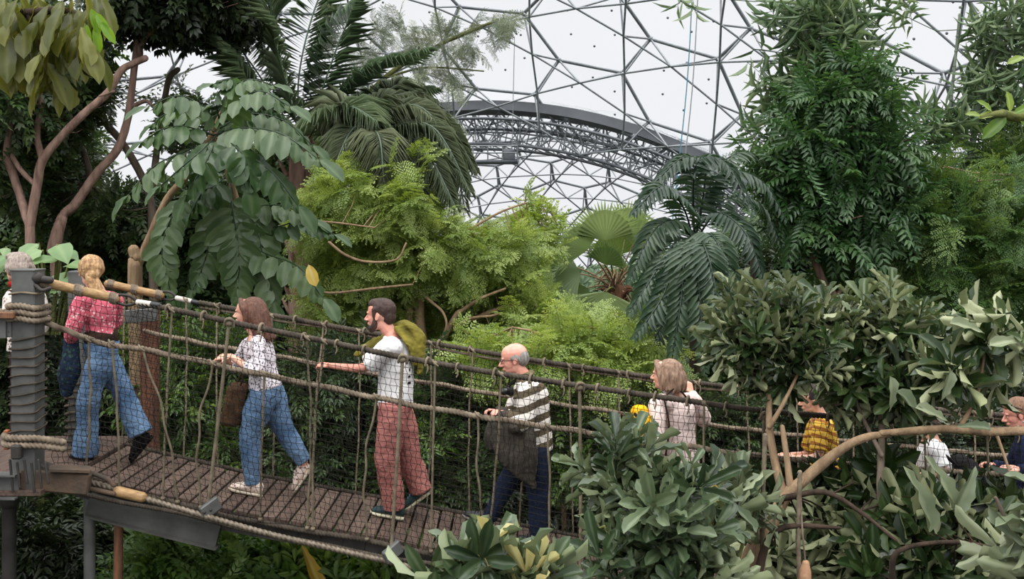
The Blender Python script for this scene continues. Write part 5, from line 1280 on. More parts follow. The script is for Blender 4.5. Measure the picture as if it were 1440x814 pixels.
tree('forest_tree','dense dark tree standing behind the drooping compound leaves','tree',
 skel([([(300,470,15),(306,400,15),(300,330,15)],.12,.07),([(250,440,14.5),(240,380,14.5),(255,330,14.5)],.08,.05)]),
 [(290,330,15.5,90,80,1.5),(380,340,16,80,80,1.5),(330,420,15.5,110,50,1.5),(230,420,15.5,70,50,1.5),(450,420,16,60,70,1.5),(410,250,16,60,60,1.2)],6500,TW,L_DARK2,BK_DARK,(.3,.55),tw=.06,up=.2,rand=.7)
tree('forest_tree','tall evergreen rising behind the curved limbs at the upper left','tree',
 skel([([(40,330,17),(44,220,17),(40,120,17)],.16,.08)]),
 [(20,160,17.5,70,70,1.5),(76,200,17.5,46,60,1.5),(60,80,17.5,70,60,1.5),(10,60,17.5,50,60,1.5)],2000,TW,L_DARK2,BK_DARK,(.35,.65),tw=.05,up=.2,rand=.7)
# overhanging yellow-green broad leaves, top left, near
r0=plant('overhanging_tree','drooping yellow green broad leaves on a bough at the top left corner','tree',A(-7.2,7.0,gz(-7,7)))
g=MB(); b=A(-7.2,7.0,gz(-7,7)); branch(g,[b,A(-7.3,7,-2),A(-6.9,6.6,1.2),P(-60,60,5.6)],.16,.05); branch(g,[P(-60,60,5.6),P(-20,20,5.5),P(40,18,5.4),P(90,14,5.4),P(120,30,5.4)],.035,.014); branch(g,[P(-60,60,5.6),P(10,75,5.6),P(50,80,5.6)],.03,.012); branch(g,[P(40,18,5.4),P(48,45,5.4),P(55,95,5.4)],.02,.01); g.build('trunk',BK_DARK,r0)
f=MB(); r_=np.random.default_rng(11)
for (cx,cy,n_) in ((20,18,7),(60,14,7),(100,20,7),(130,10,6),(10,60,7),(48,50,7),(85,55,7),(112,50,7),(30,90,6),(60,95,6),(72,112,5),(-5,90,6),(118,78,4)):
    for _ in range(int(n_*2.0)):
        o=P(cx+r_.uniform(-14,14),cy-14+r_.uniform(-10,10),5.45+r_.uniform(-.3,.3)); a_=r_.uniform(0,2*PI)
        inst(f,LF_LOBE if r_.random()<.3 else LF_OV,[o],[A(math.cos(a_)*.5,math.sin(a_)*.5,-.85)],A(math.cos(a_)*.6,-.6+math.sin(a_)*.3,.5),r_.uniform(.17,.27),r_.uniform(.075,.11),r_.uniform(.2,.9))
f.build('foliage',L_OVER,r0)
f=MB()
for (x,y,dx,dy) in ((128,12,.35,-.9),(135,18,.5,-.8),(140,30,.6,-.75),(122,34,.05,-1),(134,36,.2,-1)): inst(f,LF_OV,[P(x,y,5.2)],[A(dx,-.1,dy)],A(.2,-.8,.4),.14,.05,.1)
f.build('young_leaves',leafmat('leaf_young',[(110,150,40),(130,170,60)],trans=.45),r0)
# ================================================================== big compound-leaved tree
def pframe(mb,path,n,L,W,leaf,**k): frond(mb,[P(*q) for q in path],n,L,W,leaf,**k)
b=P(190,400,10.2); rt=plant('compound_leaf_tree','tree with huge oval leaflets drooping in rows beyond the handrail','tree',A(b[0],b[1],gz(0,10)))
g=MB(); branch(g,[A(b[0],b[1],gz(0,10)-.1),A(b[0]+.03,b[1],-3),b,P(192,362,10.2)],.085,.075); branch(g,[P(195,372,10.2),P(212,330,10.2),P(235,280,10.2),P(265,245,10.2),P(284,215,10.2),P(300,185,10.2)],.045,.03)
branch(g,[P(192,362,10.2),P(188,352,10.2)],.07,.06); branch(g,[P(335,450,10.4),P(340,330,10.4),P(320,240,10.3),P(300,185,10.2)],.05,.03); branch(g,[P(300,185,10.2),P(320,140,10.1)],.03,.02)
g.build('trunk',BK_TAN,rt)
YB=10.
FR=[([(305,180,YB),(285,150,9.9),(250,135,9.7),(208,150,9.6)],7,.30,.16),([(305,180,YB),(325,150,9.8),(365,128,9.6),(408,150,9.5)],8,.30,.15),
 ([(300,190,YB),(340,180,9.6),(395,188,9.4),(450,225,9.3)],9,.36,.17),([(300,190,YB),(260,178,9.7),(228,182,9.6),(200,200,9.6)],6,.28,.17),
 ([(295,200,YB),(255,215,9.6),(215,235,9.5),(180,275,9.5)],6,.36,.17),([(298,195,YB),(300,205,9.5),(285,235,9.3),(262,275,9.25)],7,.32,.16),
 ([(305,195,YB),(345,215,9.5),(385,245,9.4),(420,290,9.4)],7,.36,.18),([(308,170,YB),(320,130,9.9),(350,112,9.8),(385,120,9.8)],8,.24,.13),
 ([(308,170,YB),(305,135,9.9),(325,112,9.9),(300,118,9.8)],7,.22,.12),([(305,190,YB),(330,205,9.4),(345,225,9.3),(350,262,9.3)],7,.34,.18),
 ([(310,180,YB),(350,160,10.2),(400,170,10.2),(440,205,10.2)],8,.30,.15),([(300,185,YB),(270,160,10.2),(235,160,10.3),(215,175,10.3)],6,.26,.15),
 ([(322,250,10.3),(328,300,10.0),(335,350,9.9),(335,420,9.9)],12,.40,.17),([(300,240,10.3),(250,290,10.0),(228,350,9.8),(240,410,9.8)],12,.30,.15),
 ([(330,250,10.3),(355,300,10.1),(370,360,10.),(385,425,9.9)],11,.36,.17),([(335,330,10.3),(370,355,10.),(420,375,9.8),(455,420,9.7)],8,.32,.17),
 ([(330,240,10.3),(300,300,10.2),(290,360,10.1),(270,410,10.)],10,.30,.15),([(330,310,10.3),(380,320,10.2),(430,310,10.2),(470,330,10.2)],9,.26,.13),
 ([(335,300,10.3),(360,290,10.2),(400,290,10.2),(440,310,10.2)],8,.28,.14),([(305,190,YB),(285,210,9.3),(250,240,9.2),(225,262,9.2)],5,.28,.15),([(315,250,10.2),(300,262,10),(285,270,9.9),(268,300,9.9)],6,.32,.16)]
for i,(pth,n,L,W) in enumerate(FR):
    f=MB(); pframe(f,pth,n,L*.86,W*.98,LF_OV,ang=78,sag=.75 if i not in(12,13,14,16) else .4,rr=.010,seed=i,vee=.05,var=rng.uniform(.3,.8),start=.22,jit=.12)
    inst(f,LF_OV,[P(*pth[-1])],[nrm(P(*pth[-1])-P(*pth[-2]))],A(0,-.5,1),L*.85,W,.5); f.build('leaf_frond',L_BIG,rt)
f=MB(); inst(f,LF_OV,[P(434,372,9.6)],[A(.3,-.1,-.9)],A(0,-1,.2),.22,.12,.5); f.build('yellow_leaf',L_YEL,rt)
# ================================================================== feather palms
def palm(label,crown,trunk,fronds,Y,n,L,W,lm,tr=.14,group=None,leaf=LF_NAR,rr=.018,sag=.3,boot=True,name='feather_palm',bm=BK_RED,seedo=0,ang=58,vee=.2):
    c=P(*crown); base=A(c[0]+.1,c[1],gz(c[0],c[1])); rt=plant(name,label,'palm',base,group)
    g=MB(); tp=[base-A(0,0,.1),base*.6+c*.4,base*.3+c*.7,c]; tube(g,tp,[tr*1.2,tr,tr,tr*.9],12,n=30,rough=.15)
    if boot:
        r_=np.random.default_rng(seedo+3); h=c[2]-base[2]
        for i in range(90):
            t=i/90; z=base[2]+h*(.35+.68*t); a_=i*2.4; rad=tr*(1.0+.2*t); o=A(base[0]+(c[0]-base[0])*(z-base[2])/h+math.cos(a_)*rad*.9,c[1]+math.sin(a_)*rad*.9,z)
            tube(g,[o,o+A(math.cos(a_)*.05,math.sin(a_)*.05,.08),o+A(math.cos(a_)*.10,math.sin(a_)*.10,.18)],[.035,.028,.012],5,n=4)
    g.build('trunk',bm,rt)
    for i,pth in enumerate(fronds):
        f=MB(); pts=[P(*q) for q in pth]; frond(f,pts,n,L,W,leaf,ang=ang,sag=sag,rr=rr,seed=i+seedo,vee=vee,var=rng.uniform(.25,.75),start=.14,jit=.07); f.build('frond',lm,rt)
    return rt
Y=13.2
palm('tall feather palm with fine dark fronds fanning up between the left trees','(x)' and (425,205,Y),None,
 [[(425,205,Y),(405,130,Y-.3),(385,50,Y-.6),(378,-30,Y-.8)],[(428,205,Y),(470,140,Y-.2),(520,95,Y-.5),(600,70,Y-1)],[(428,205,Y),(455,120,Y),(485,40,Y+.1),(520,-20,Y)],
  [(422,205,Y),(370,150,Y-.4),(335,100,Y-.6),(310,60,Y-.8)],[(430,208,Y),(480,160,Y+.3),(545,125,Y+.4),(610,125,Y+.3)],[(422,205,Y),(420,110,Y+.4),(440,20,Y+.8),(470,-50,Y+1)],
  [(422,208,Y),(380,130,Y+.6),(330,60,Y+1),(280,20,Y+1.2)],[(424,208,Y),(380,170,Y-.7),(350,160,Y-1),(320,180,Y-1.2)],[(428,208,Y),(450,170,Y-.8),(490,150,Y-1.2),(530,170,Y-1.5)],
  [(424,205,Y),(360,110,Y),(330,30,Y),(320,-40,Y)]],Y,60,.60,.014,L_PALM,tr=.2,seedo=1)
Y=12.6
palm('bushy palm whose grey green fronds arch over the bright feathery tree',(520,215,Y),None,
 [[(520,215,Y),(540,165,Y-.2),(590,150,Y-.4),(650,215,Y-.6)],[(520,215,Y),(550,180,Y-.4),(610,180,Y-.7),(662,270,Y-.9)],[(520,215,Y),(560,200,Y-.6),(600,215,Y-1),(640,290,Y-1.2)],
  [(518,215,Y),(515,165,Y),(535,140,Y),(580,130,Y)],[(518,215,Y),(490,170,Y-.3),(480,150,Y-.4),(470,170,Y-.5)],[(520,215,Y),(545,205,Y-.8),(565,225,Y-1.1),(590,290,Y-1.3)],
  [(520,215,Y),(560,170,Y+.4),(620,165,Y+.6),(670,240,Y+.6)],[(518,215,Y),(505,180,Y-.6),(490,190,Y-.9),(470,235,Y-1.1)],[(520,215,Y),(525,185,Y-.8),(535,200,Y-1.2),(540,260,Y-1.4)],
  [(520,215,Y),(570,190,Y+.1),(630,200,Y+.1),(655,300,Y)],[(520,215,Y),(535,150,Y+.3),(560,120,Y+.4),(610,140,Y+.5)],[(520,215,Y),(555,210,Y-.3),(590,240,Y-.4),(615,310,Y-.5)]],Y,84,.52,.012,L_PALM2,tr=.16,seedo=30,sag=.45)
# young delicate sprays reaching right from the feather palm (acacia-like)
tree('feathery_tree','airy pale sprays of tiny leaflets reaching across the dome struts','tree',
 skel([([(470,260,13.8),(490,180,13.8),(540,110,13.8),(620,62,13.8),(700,28,13.8)],.05,.02),([(540,110,13.8),(600,95,13.8),(680,100,13.8)],.02,.01)]),
 [(560,45,13.8,46,16,.5,1),(640,60,13.8,60,22,.5),(690,35,13.8,40,10,.4),(600,115,13.8,60,18,.5),(620,165,13.6,26,12,.3,.3),(500,60,14,40,50,.6,.5)],135,BIPF,L_PALM2,BK_GREEN,(.3,.5),tw=.05,up=.0,rand=.5,droop=.1)
# ================================================================== bright feathery tree in the centre
Y=11.6
tree('feathery_tree','broad bright lime green feathery tree behind the person in the white tee and red trousers','tree',
 skel([([(600,520,Y),(590,450,Y),(589,408,Y),(573,389,Y-.1),(566,350,Y)],.07,.035),([(571,470,Y),(580,420,Y),(589,405,Y),(614,361,Y),(632,332,Y)],.05,.02),
 ([(612,500,Y-.2),(640,445,Y-.3),(651,436,Y-.3),(675,420,Y-.4),(710,406,Y-.4)],.035,.012),([(640,462,Y-.2),(660,448,Y-.3),(691,444,Y-.4),(705,440,Y-.4)],.02,.01),
 ([(589,408,Y-.2),(606,424,Y-.3),(622,438,Y-.35),(628,455,Y-.4),(624,470,Y-.4)],.02,.012),([(402,322,Y-.8),(430,312,Y-.8),(470,313,Y-.8),(526,320,Y-.9)],.018,.008),
 ([(463,341,Y-.8),(485,358,Y-.8),(515,368,Y-.9),(557,365,Y-.9),(571,342,Y-.9)],.018,.01),([(431,385,Y-1),(440,403,Y-1),(465,412,Y-1),(530,405,Y-.9),(580,400,Y-.6)],.016,.012),
 ([(573,389,Y),(545,370,Y),(520,330,Y),(500,290,Y)],.03,.012),([(614,361,Y),(650,330,Y),(700,300,Y),(740,285,Y)],.02,.01),([(640,460,Y),(720,430,Y),(800,440,Y),(860,470,Y)],.03,.012),
 ([(700,545,Y-.2),(760,490,Y-.3),(800,470,Y-.4),(870,440,Y-.4)],.02,.01)]),
 [(505,265,Y,60,34,.7),(470,320,Y,56,34,.7),(550,290,Y,60,44,.8),(600,340,Y+.2,70,50,.9),(540,375,Y+.3,80,46,.8),(660,360,Y+.3,60,50,.9),(700,405,Y+.9,70,50,.6),(755,442,Y+.2,50,34,.8),(640,440,Y+1.2,90,50,.6),
  (815,484,Y,46,24,.7),(870,490,Y,50,26,.7),(520,440,Y+.4,70,40,.7),(440,290,Y,40,24,.5,.6),(720,345,Y+.4,50,30,.6,.5),(560,235,Y,50,20,.5,.7),(728,396,Y+.3,40,24,.6,.5),(720,480,Y+.2,110,34,.7),(900,520,Y,50,20,.6),(460,430,Y,40,40,.5,.6)],
 2500,BIP,L_BRIGHT,BK_TAN,(.26,.46),tw=.12,up=.12,rand=.45,droop=.12)
tree('feathery_tree','low yellow green feathery sapling just beyond the far rope beside the striped jumper','tree',
 skel([([(790,560,10.4),(800,500,10.4),(830,460,10.4)],.03,.015),([(800,500,10.4),(760,470,10.3),(720,460,10.3)],.02,.01)]),
 [(820,478,10.4,50,22,.5),(880,496,10.4,50,20,.5),(760,500,10.4,60,22,.5),(860,515,10.2,70,18,.5),(700,500,10.4,50,16,.5)],320,BIP,L_BRIGHT,BK_TAN,(.34,.6),tw=.2,up=.12,rand=.4,droop=.2)
tree('wispy_sapling','thin sapling with small round leaves against the far dome','tree',
 skel([([(660,330,13),(700,312,13),(740,292,13),(765,280,13)],.02,.008),([(700,520,13),(690,420,13),(665,330,13)],.03,.02),([(735,295,13),(742,270,13)],.01,.006)]),
 [(745,285,13,18,22,.3),(760,310,13,40,24,.4),(725,310,13,26,10,.3,.5),(760,345,13,40,24,.4),(720,350,13,40,30,.4)],260,TW,L_BRIGHT,BK_TAN,(.18,.32),tw=.4,up=.2,rand=.6)
# ================================================================== fan palm
def fan(mb,h,d,nrm_,R,spread=2.7,nseg=30,tip=.36,droop=.10,var=.5,seed=0):
    r=np.random.default_rng(seed); d=nrm(d); n=nrm(nrm_-d*np.dot(nrm_,d)); s=np.cross(n,d)
    V=[h];va=[var]; q=[];t=[]
    for i in range(nseg+1):
        a=-spread/2+spread*i/nseg; pl=(.03 if i%2 else -.03)*R*2; dd=d*math.cos(a)+s*math.sin(a)
        RR=R*(1-.12*abs(a)/(spread/2)); 
        for f in (.45,.70): V.append(h+dd*RR*f+n*(pl*f*1.6)-A(0,0,1)*droop*R*f*f); va.append(var+r.uniform(-.08,.08)+(.12 if i%2 else -.12))  # pleat shading put into the colour: lighter ridges, darker folds
    for i in range(nseg):
        a=1+2*i; t.append([0,a,a+2]); q.append([a,a+1,a+3,a+2])
    for i in range(nseg+1):      # free tips
        a=-spread/2+spread*i/nseg; dd=d*math.cos(a)+s*math.sin(a); RR=R*(1-.12*abs(a)/(spread/2))*r.uniform(.92,1.04); e=nrm(np.cross(dd,n))*R*spread/nseg*.33
        b0=h+dd*RR*.69-A(0,0,1)*droop*R*.48; k=len(V); V+= [b0+e,b0-e,h+dd*RR-A(0,0,1)*(droop*R+R*.05*r.uniform(0,1.5))]; va+=[var]*3; t.append([k,k+1,k+2])
    mb.add(V,q,t,va)
Y=14.; c=P(866,408,Y); base=A(c[0]-.05,Y,gz(0,Y)); rt=plant('fan_palm','palm with round pleated fan leaves standing alone before the far dome','palm',base)
g=MB(); tube(g,[base-A(0,0,.1),base*.5+c*.5,P(866,470,Y),c],[.16,.15,.17,.13],12,n=30,rough=.1)
r_=np.random.default_rng(5)
for i in range(150):
    t=r_.random(); y=408+110*t; a_=r_.uniform(0,2*PI); o=P(866,y,Y)+A(math.cos(a_)*.13,math.sin(a_)*.13,0); tube(g,[o,o+A(math.cos(a_)*.06,math.sin(a_)*.06,.06),o+A(math.cos(a_)*.13,math.sin(a_)*.13,.02+.1*r_.random())],[.035,.025,.008],5,n=4)
g.build('trunk',bark('palm_fibre',(122,88,66),(70,50,40)),rt)
g=MB(); 
for i in range(26):
    a_=r_.uniform(0,2*PI); o=c+A(0,0,r_.uniform(-.2,.15)); tube(g,[o,o+A(math.cos(a_)*.12,math.sin(a_)*.12,.2),o+A(math.cos(a_)*.3,math.sin(a_)*.3,.22+r_.uniform(-.3,.2))],[.02,.016,.006],4,n=5)
g.build('leaf_bases',BK_TAN,rt)
for i,(hx,hy,Yh,dx,dz,R,nx,nz_,v,dr) in enumerate((
  (851,338,13.6,-.02,1,.56,.0,.25,.75,.02),(890,345,13.7,.45,.9,.50,-.1,.25,.55,.05),(826,352,13.6,-.65,.75,.52,.2,.3,.6,.1),(880,330,14.3,.25,1,.52,0,.1,.8,.02),
  (905,372,13.8,.95,.3,.5,-.2,.5,.4,.2),(816,385,13.7,-1,.05,.46,.1,.8,.35,.3),(852,410,13.3,-.15,-1,.55,.1,-.1,.8,.1),(826,405,13.9,-.7,-.7,.5,.3,.3,.25,.1),
  (890,410,14.1,.7,-.7,.5,-.3,.3,.3,.1),(866,360,14.5,-.1,1,.5,0,.1,.4,.05),(800,372,14.3,-.8,.5,.45,.2,.3,.3,.1),(850,372,13.4,.2,.7,.36,0,.5,.2,.1))):
    h=P(hx,hy,Yh); f=MB(); fan(f,h,A(dx,-.15,dz),A(nx,-1,nz_),R*1.1,2.75,32,seed=i,var=v,droop=dr); lf=f.build('fan_leaf',L_FAN,rt)
    g=MB(); tube(g,[c,(c+h)/2+A(0,-.03,.05),h],[.016,.012,.009],5,n=8); g.build('petiole',BK_TAN if i%3 else BK_GREEN,lf)
# ================================================================== drooping palm at centre right
Y=11.2
CY=[[(978,335,Y),(988,280,Y-.1),(990,235,Y-.2),(960,222,Y-.4),(915,262,Y-.6)],[(978,335,Y),(995,270,Y),(1020,240,Y),(1070,255,Y),(1105,310,Y)],
 [(975,335,Y),(960,290,Y-.5),(930,262,Y-.8),(890,300,Y-1)],[(975,335,Y),(945,310,Y-.6),(915,330,Y-.9),(885,395,Y-1)],[(975,335,Y),(950,340,Y-.8),(920,385,Y-1.1),(886,440,Y-1.2)],
 [(976,335,Y),(955,360,Y-1),(930,420,Y-1.3),(892,475,Y-1.4)],[(977,335,Y),(965,350,Y-1.1),(958,420,Y-1.4),(945,505,Y-1.5)],[(978,335,Y),(980,350,Y-1.2),(985,430,Y-1.5),(992,520,Y-1.6)],
 [(979,335,Y),(1000,330,Y-.9),(1020,370,Y-1.2),(1030,450,Y-1.3)],[(980,335,Y),(1010,300,Y-.5),(1050,330,Y-.8),(1075,400,Y-.9)],[(980,335,Y),(1020,280,Y+.4),(1070,290,Y+.6),(1100,350,Y+.6)],
 [(977,335,Y),(990,345,Y-1.2),(1005,400,Y-1.5),(1010,480,Y-1.6)],[(977,335,Y),(940,330,Y+.4),(912,380,Y+.6),(892,430,Y+.6)],[(976,335,Y),(968,380,Y-.7),(935,450,Y-.9),(905,500,Y-1.)],
 [(978,335,Y),(1000,250,Y+.5),(1040,215,Y+.6),(1090,230,Y+.8)],[(978,335,Y),(985,250,Y+.5),(950,230,Y+.6),(900,290,Y+.8)],[(977,335,Y),(975,260,Y-.4),(985,225,Y-.5),(1020,230,Y-.6),(1060,300,Y-.8)]]
palm('dark glossy palm with long drooping fronds of broad leaflets right of the fan palm',(978,340,Y),None,CY,Y,25,.27,.055,L_CYC,tr=.09,seedo=60,leaf=LF_LAN,rr=.016,sag=.25,boot=False,bm=BK_DARK,name='drooping_palm',ang=68,vee=.1)
# ================================================================== bamboo
def bamboo(label,culms,blobs,n,group=None,size=(.45,.75)):
    b=P(*culms[0][0][0]); root=plant('bamboo_clump',label,'bamboo',A(b[0],b[1],gz(b[0],b[1])),group)
    for pts,r in culms:
        p=[P(*q) for q in pts]; p=[A(p[0][0],p[0][1],gz(0,p[0][1]))]+p; pc=catmull(p,60); g=MB(); 
        tube(g,pc[::3],r,8,n=40); L=0
        for i in range(0,60,2): tube(g,[pc[i]-A(0,0,.012),pc[i]+A(0,0,.012)],r*1.18,8,n=2,ck=.2)
        g.build('culm',mat('bamboo_culm',(120,130,110),(84,96,80),rough=.5,nscale=3),root)
    f=MB(); O=scatter(f,SPR,n,blobs,size,up=-.05,rand=.7,droop=.35); sk=np.vstack([catmull([P(*q) for q in pts],30) for pts,r in culms]); twigs_to(f,O,sk,.006,.35); f.build('foliage',L_BAMB,root)
    return root
bamboo('tall bamboo rising above the dark compound leaved tree',[([(1150,400,13),(1140,140,13),(1128,-40,13)],.05),([(1206,400,13.1),(1204,150,13.1),(1202,-40,13.1)],.04),([(1184,400,13.3),(1182,100,13.3),(1186,-40,13.3)],.035)],
 [(1165,40,13,55,60,.8),(1110,20,13,40,28,.5,.6),(1075,85,13,26,26,.4,.5),(1100,125,13,40,30,.5,.6),(1150,110,13,55,50,.7),(1200,100,13.2,40,50,.6),(1225,20,13,30,22,.4,.5),(1060,200,13,30,30,.5,.35),(1110,170,13,40,30,.5,.5),(960,10,12.5,22,14,.2,.35)],190,size=(.5,.85))
bamboo('leaning bamboo with dense tufts at the upper right edge',[([(1345,400,13.4),(1368,200,13.4),(1392,90,13.4),(1445,-20,13.4)],.045),([(1300,380,13.4),(1330,200,13.4),(1352,0,13.4)],.02)],
 [(1415,50,13.4,50,55,.8),(1400,130,13.4,46,45,.7),(1440,200,13.4,44,60,.7),(1370,50,13.2,30,20,.4,.4),(1340,190,13.2,40,34,.5,.5),(1300,170,13.2,40,26,.5,.4),(1290,10,13,40,12,.3,.25),(1400,250,13.5,60,40,.7)],250,size=(.45,.75))
# ================================================================== dark compound tree
Y=12.2
tree('dark_compound_tree','tall glossy dark green tree with layered compound leaves right of centre','tree',
 skel([([(1172,470,Y),(1174,420,Y),(1160,400,Y),(1143,355,Y),(1136,300,Y),(1142,250,Y),(1165,190,Y),(1190,140,Y),(1205,110,Y)],.055,.03),([(1142,250,Y),(1110,220,Y),(1090,240,Y)],.03,.012),([(1165,190,Y),(1220,180,Y),(1260,220,Y)],.03,.012),([(1174,420,Y),(1186,405,Y),(1205,395,Y)],.03,.02)]),
 [(1205,95,Y,46,26,.6,.8),(1150,140,Y,50,30,.6),(1210,150,Y,60,36,.7),(1140,200,Y,66,36,.8),(1230,215,Y,66,40,.8),(1110,250,Y,50,36,.7),(1180,265,Y,80,46,.8),(1250,290,Y,60,36,.7),(1120,310,Y,46,34,.6),(1200,330,Y,70,36,.7),(1080,225,Y,30,20,.5,.5)],
 1000,PIN,L_DKC,BK_RED,(.45,.72),tw=.15,up=.08,rand=.45,droop=.12)
# ================================================================== right-hand feathery trees
Y=12.6
tree('feathery_tree','spreading dark feathery tree in flat layers along the right side','tree',
 skel([([(1296,460,Y),(1294,400,Y),(1292,330,Y),(1298,270,Y),(1310,230,Y)],.05,.025),([(1294,400,Y),(1340,370,Y),(1400,360,Y)],.025,.01),([(1292,330,Y),(1250,310,Y),(1220,300,Y)],.02,.01)]),
 [(1310,260,Y,60,16,.8),(1370,280,Y,70,18,.8),(1290,310,Y,80,18,.8),(1380,330,Y,80,20,.8),(1270,350,Y,60,18,.8),(1340,375,Y,90,20,.8),(1250,390,Y,60,18,.7),(1420,390,Y,50,24,.8),(1330,420,Y,90,22,.8),(1210,420,Y,50,20,.6)],
 900,BIPF,L_FEA,BK_RED,(.5,.85),tw=.15,up=.0,rand=.3,droop=.15)
tree('feathery_tree','second feathery tree with a reddish stem near the right edge','tree',
 skel([([(1372,480,13.2),(1385,400,13.2),(1400,330,13.2),(1410,250,13.2)],.05,.02),([(1385,400,13.2),(1420,370,13.2),(1450,360,13.2)],.02,.01)]),
 [(1400,230,13.4,50,20,.7),(1430,300,13.4,50,26,.7),(1400,350,13.4,60,22,.7),(1440,420,13.4,50,40,.7),(1370,440,13.4,60,26,.7)],420,BIPF,L_FEA,BK_RED,(.5,.85),tw=.15,up=.0,rand=.35,droop=.1,
 extra=((BIPF,7,[(1270,392,12.3,22,10,.3),(1372,405,12.3,16,12,.2),(1262,325,12.3,20,8,.2)],(.3,.45),L_YEL,'yellowing_sprays',dict(up=0.,rand=.4)),))
tree('forest_tree','deep green evergreen massed behind the feathery layers on the right','tree',
 skel([([(1330,520,15.5),(1334,420,15.5),(1330,330,15.5)],.12,.07),([(1420,520,15.5),(1424,400,15.5),(1420,300,15.5)],.1,.06)]),
 [(1250,330,15.6,90,60,1.5),(1360,330,15.8,100,70,1.5),(1440,330,15.8,50,80,1.5),(1200,410,15.6,90,50,1.5),(1320,440,15.8,120,50,1.5),(1430,460,15.8,60,60,1.5),(1110,390,16,60,50,1.2)],6000,TWN,L_DARK,BK_DARK,(.35,.6),tw=.05,up=.1,rand=.7)
tree('forest_tree','mixed dark thicket tree behind the two tone shrubs','tree',
 skel([([(1100,560,14),(1104,480,14),(1100,420,14)],.08,.05)]),
 [(1080,450,14,90,50,1.2),(1200,470,14,100,50,1.2),(1320,510,14,100,50,1.2),(1420,520,14,70,60,1.2),(1040,520,14,80,50,1.2),(1150,540,14,90,50,1.2),(1250,560,14,100,50,1.2)],5200,TW,L_DARK2,BK_DARK,(.3,.5),tw=.06,up=.2,rand=.7)
# bare snag
g=MB(); b=P(1060,420,13.6); branch(g,[A(b[0],b[1],gz(0,13)),P(1062,500,13.6),P(1061,400,13.6),P(1059,340,13.6)],.06,.05); tag(g.build('bare_stump',BK_DARK),'broken bare trunk standing against the sky right of the drooping palm','tree trunk')
# near leafy twig at the upper right
rt=plant('leafy_twig_tree','slender near branch with oval leaves and one big leaf entering at the right edge','tree',A(5.9,7.2,gz(5,7)))
g=MB(); branch(g,[A(5.9,7.2,gz(5,7)),A(5.6,7,-2),A(5.2,6.6,.4),P(1450,168,6.2),P(1410,160,6.1),P(1380,165,6.1)],.07,.012); g.build('trunk',BK_GREEN,rt)
f=MB()
for (x,y,dx,dz,L,v) in ((1415,165,-.75,-.55,.20,.1),(1425,160,.6,.3,.15,.4),(1402,160,-.9,-.1,.12,.9),(1395,158,-.6,.55,.12,.6),(1420,158,-.1,.9,.13,.7),(1435,170,.5,-.6,.16,.3),(1438,165,.9,.35,.15,.3),(1380,163,-.9,.2,.10,.8),(1440,80,-.7,-.2,.12,.8)):
    inst(f,LF_OV,[P(x,y,6.1)],[A(dx,-.2,dz)],A(.1,-.8,.6),L,L*.42,v)
f.build('foliage',leafmat('leaf_near_twig',[(64,96,30),(96,128,44),(150,168,96)],trans=.4,back=(150,160,130)),rt)
L_CREAM=leafmat('leaf_cream',[(176,170,110),(198,192,136),(214,208,160)],rough=.5,trans=.3)
# ================================================================== two tone shrubs in front of the bridge at the right
Y=6.55
tree('two_tone_shrub','large shrub with dark leaves and pale undersides hiding the person in yellow','shrub',
 skel([([(1034,840,6.3),(1060,770,6.3),(1085,735,6.35),(1103,700,6.4),(1130,675,6.4),(1165,645,6.4),(1196,624,6.35),(1222,614,6.32),(1250,610,6.3)],.056,.022),
  ([(1103,700,6.4),(1090,650,6.5),(1082,600,6.55),(1082,560,6.6)],.032,.02),([(1112,690,6.4),(1106,640,6.45),(1100,600,6.5)],.025,.016),([(1082,600,6.5),(1100,570,6.5),(1125,520,6.6)],.018,.01),([(1082,560,6.6),(1060,500,6.7),(1050,450,6.8)],.018,.01)]),
 [(1075,440,6.9,62,36,.4),(1040,480,6.9,46,46,.4,.8),(1110,500,6.8,60,46,.4),(1075,535,6.8,40,26,.4,.55),(1140,450,6.9,50,30,.4,.6)],125,WH_L[:3]+WH_T[:3],L_SHR,BK_TAN,(.32,.46),tw=.5,up=.75,rand=.4,var=(.2,.8))
tree('two_tone_shrub','second two tone shrub rising between the yellow top and the white tee','shrub',
 skel([([(1236,840,6.5),(1240,760,6.5),(1238,680,6.6),(1240,600,6.7),(1236,540,6.8),(1240,480,6.9)],.035,.015),([(1240,640,6.6),(1210,580,6.7),(1190,520,6.8)],.016,.01),([(1240,600,6.7),(1280,560,6.8),(1300,510,6.9)],.016,.01)]),
 [(1240,450,7,56,34,.4),(1200,490,7,50,40,.4),(1280,500,7,54,40,.4),(1240,540,6.9,70,40,.4),(1300,560,6.9,50,34,.4,.6),(1180,550,6.9,30,26,.4,.3)],125,WH_L[:3]+WH_T[:3],L_SHR,BK_GREY,(.30,.44),tw=.5,up=.75,rand=.4,var=(.2,.8))
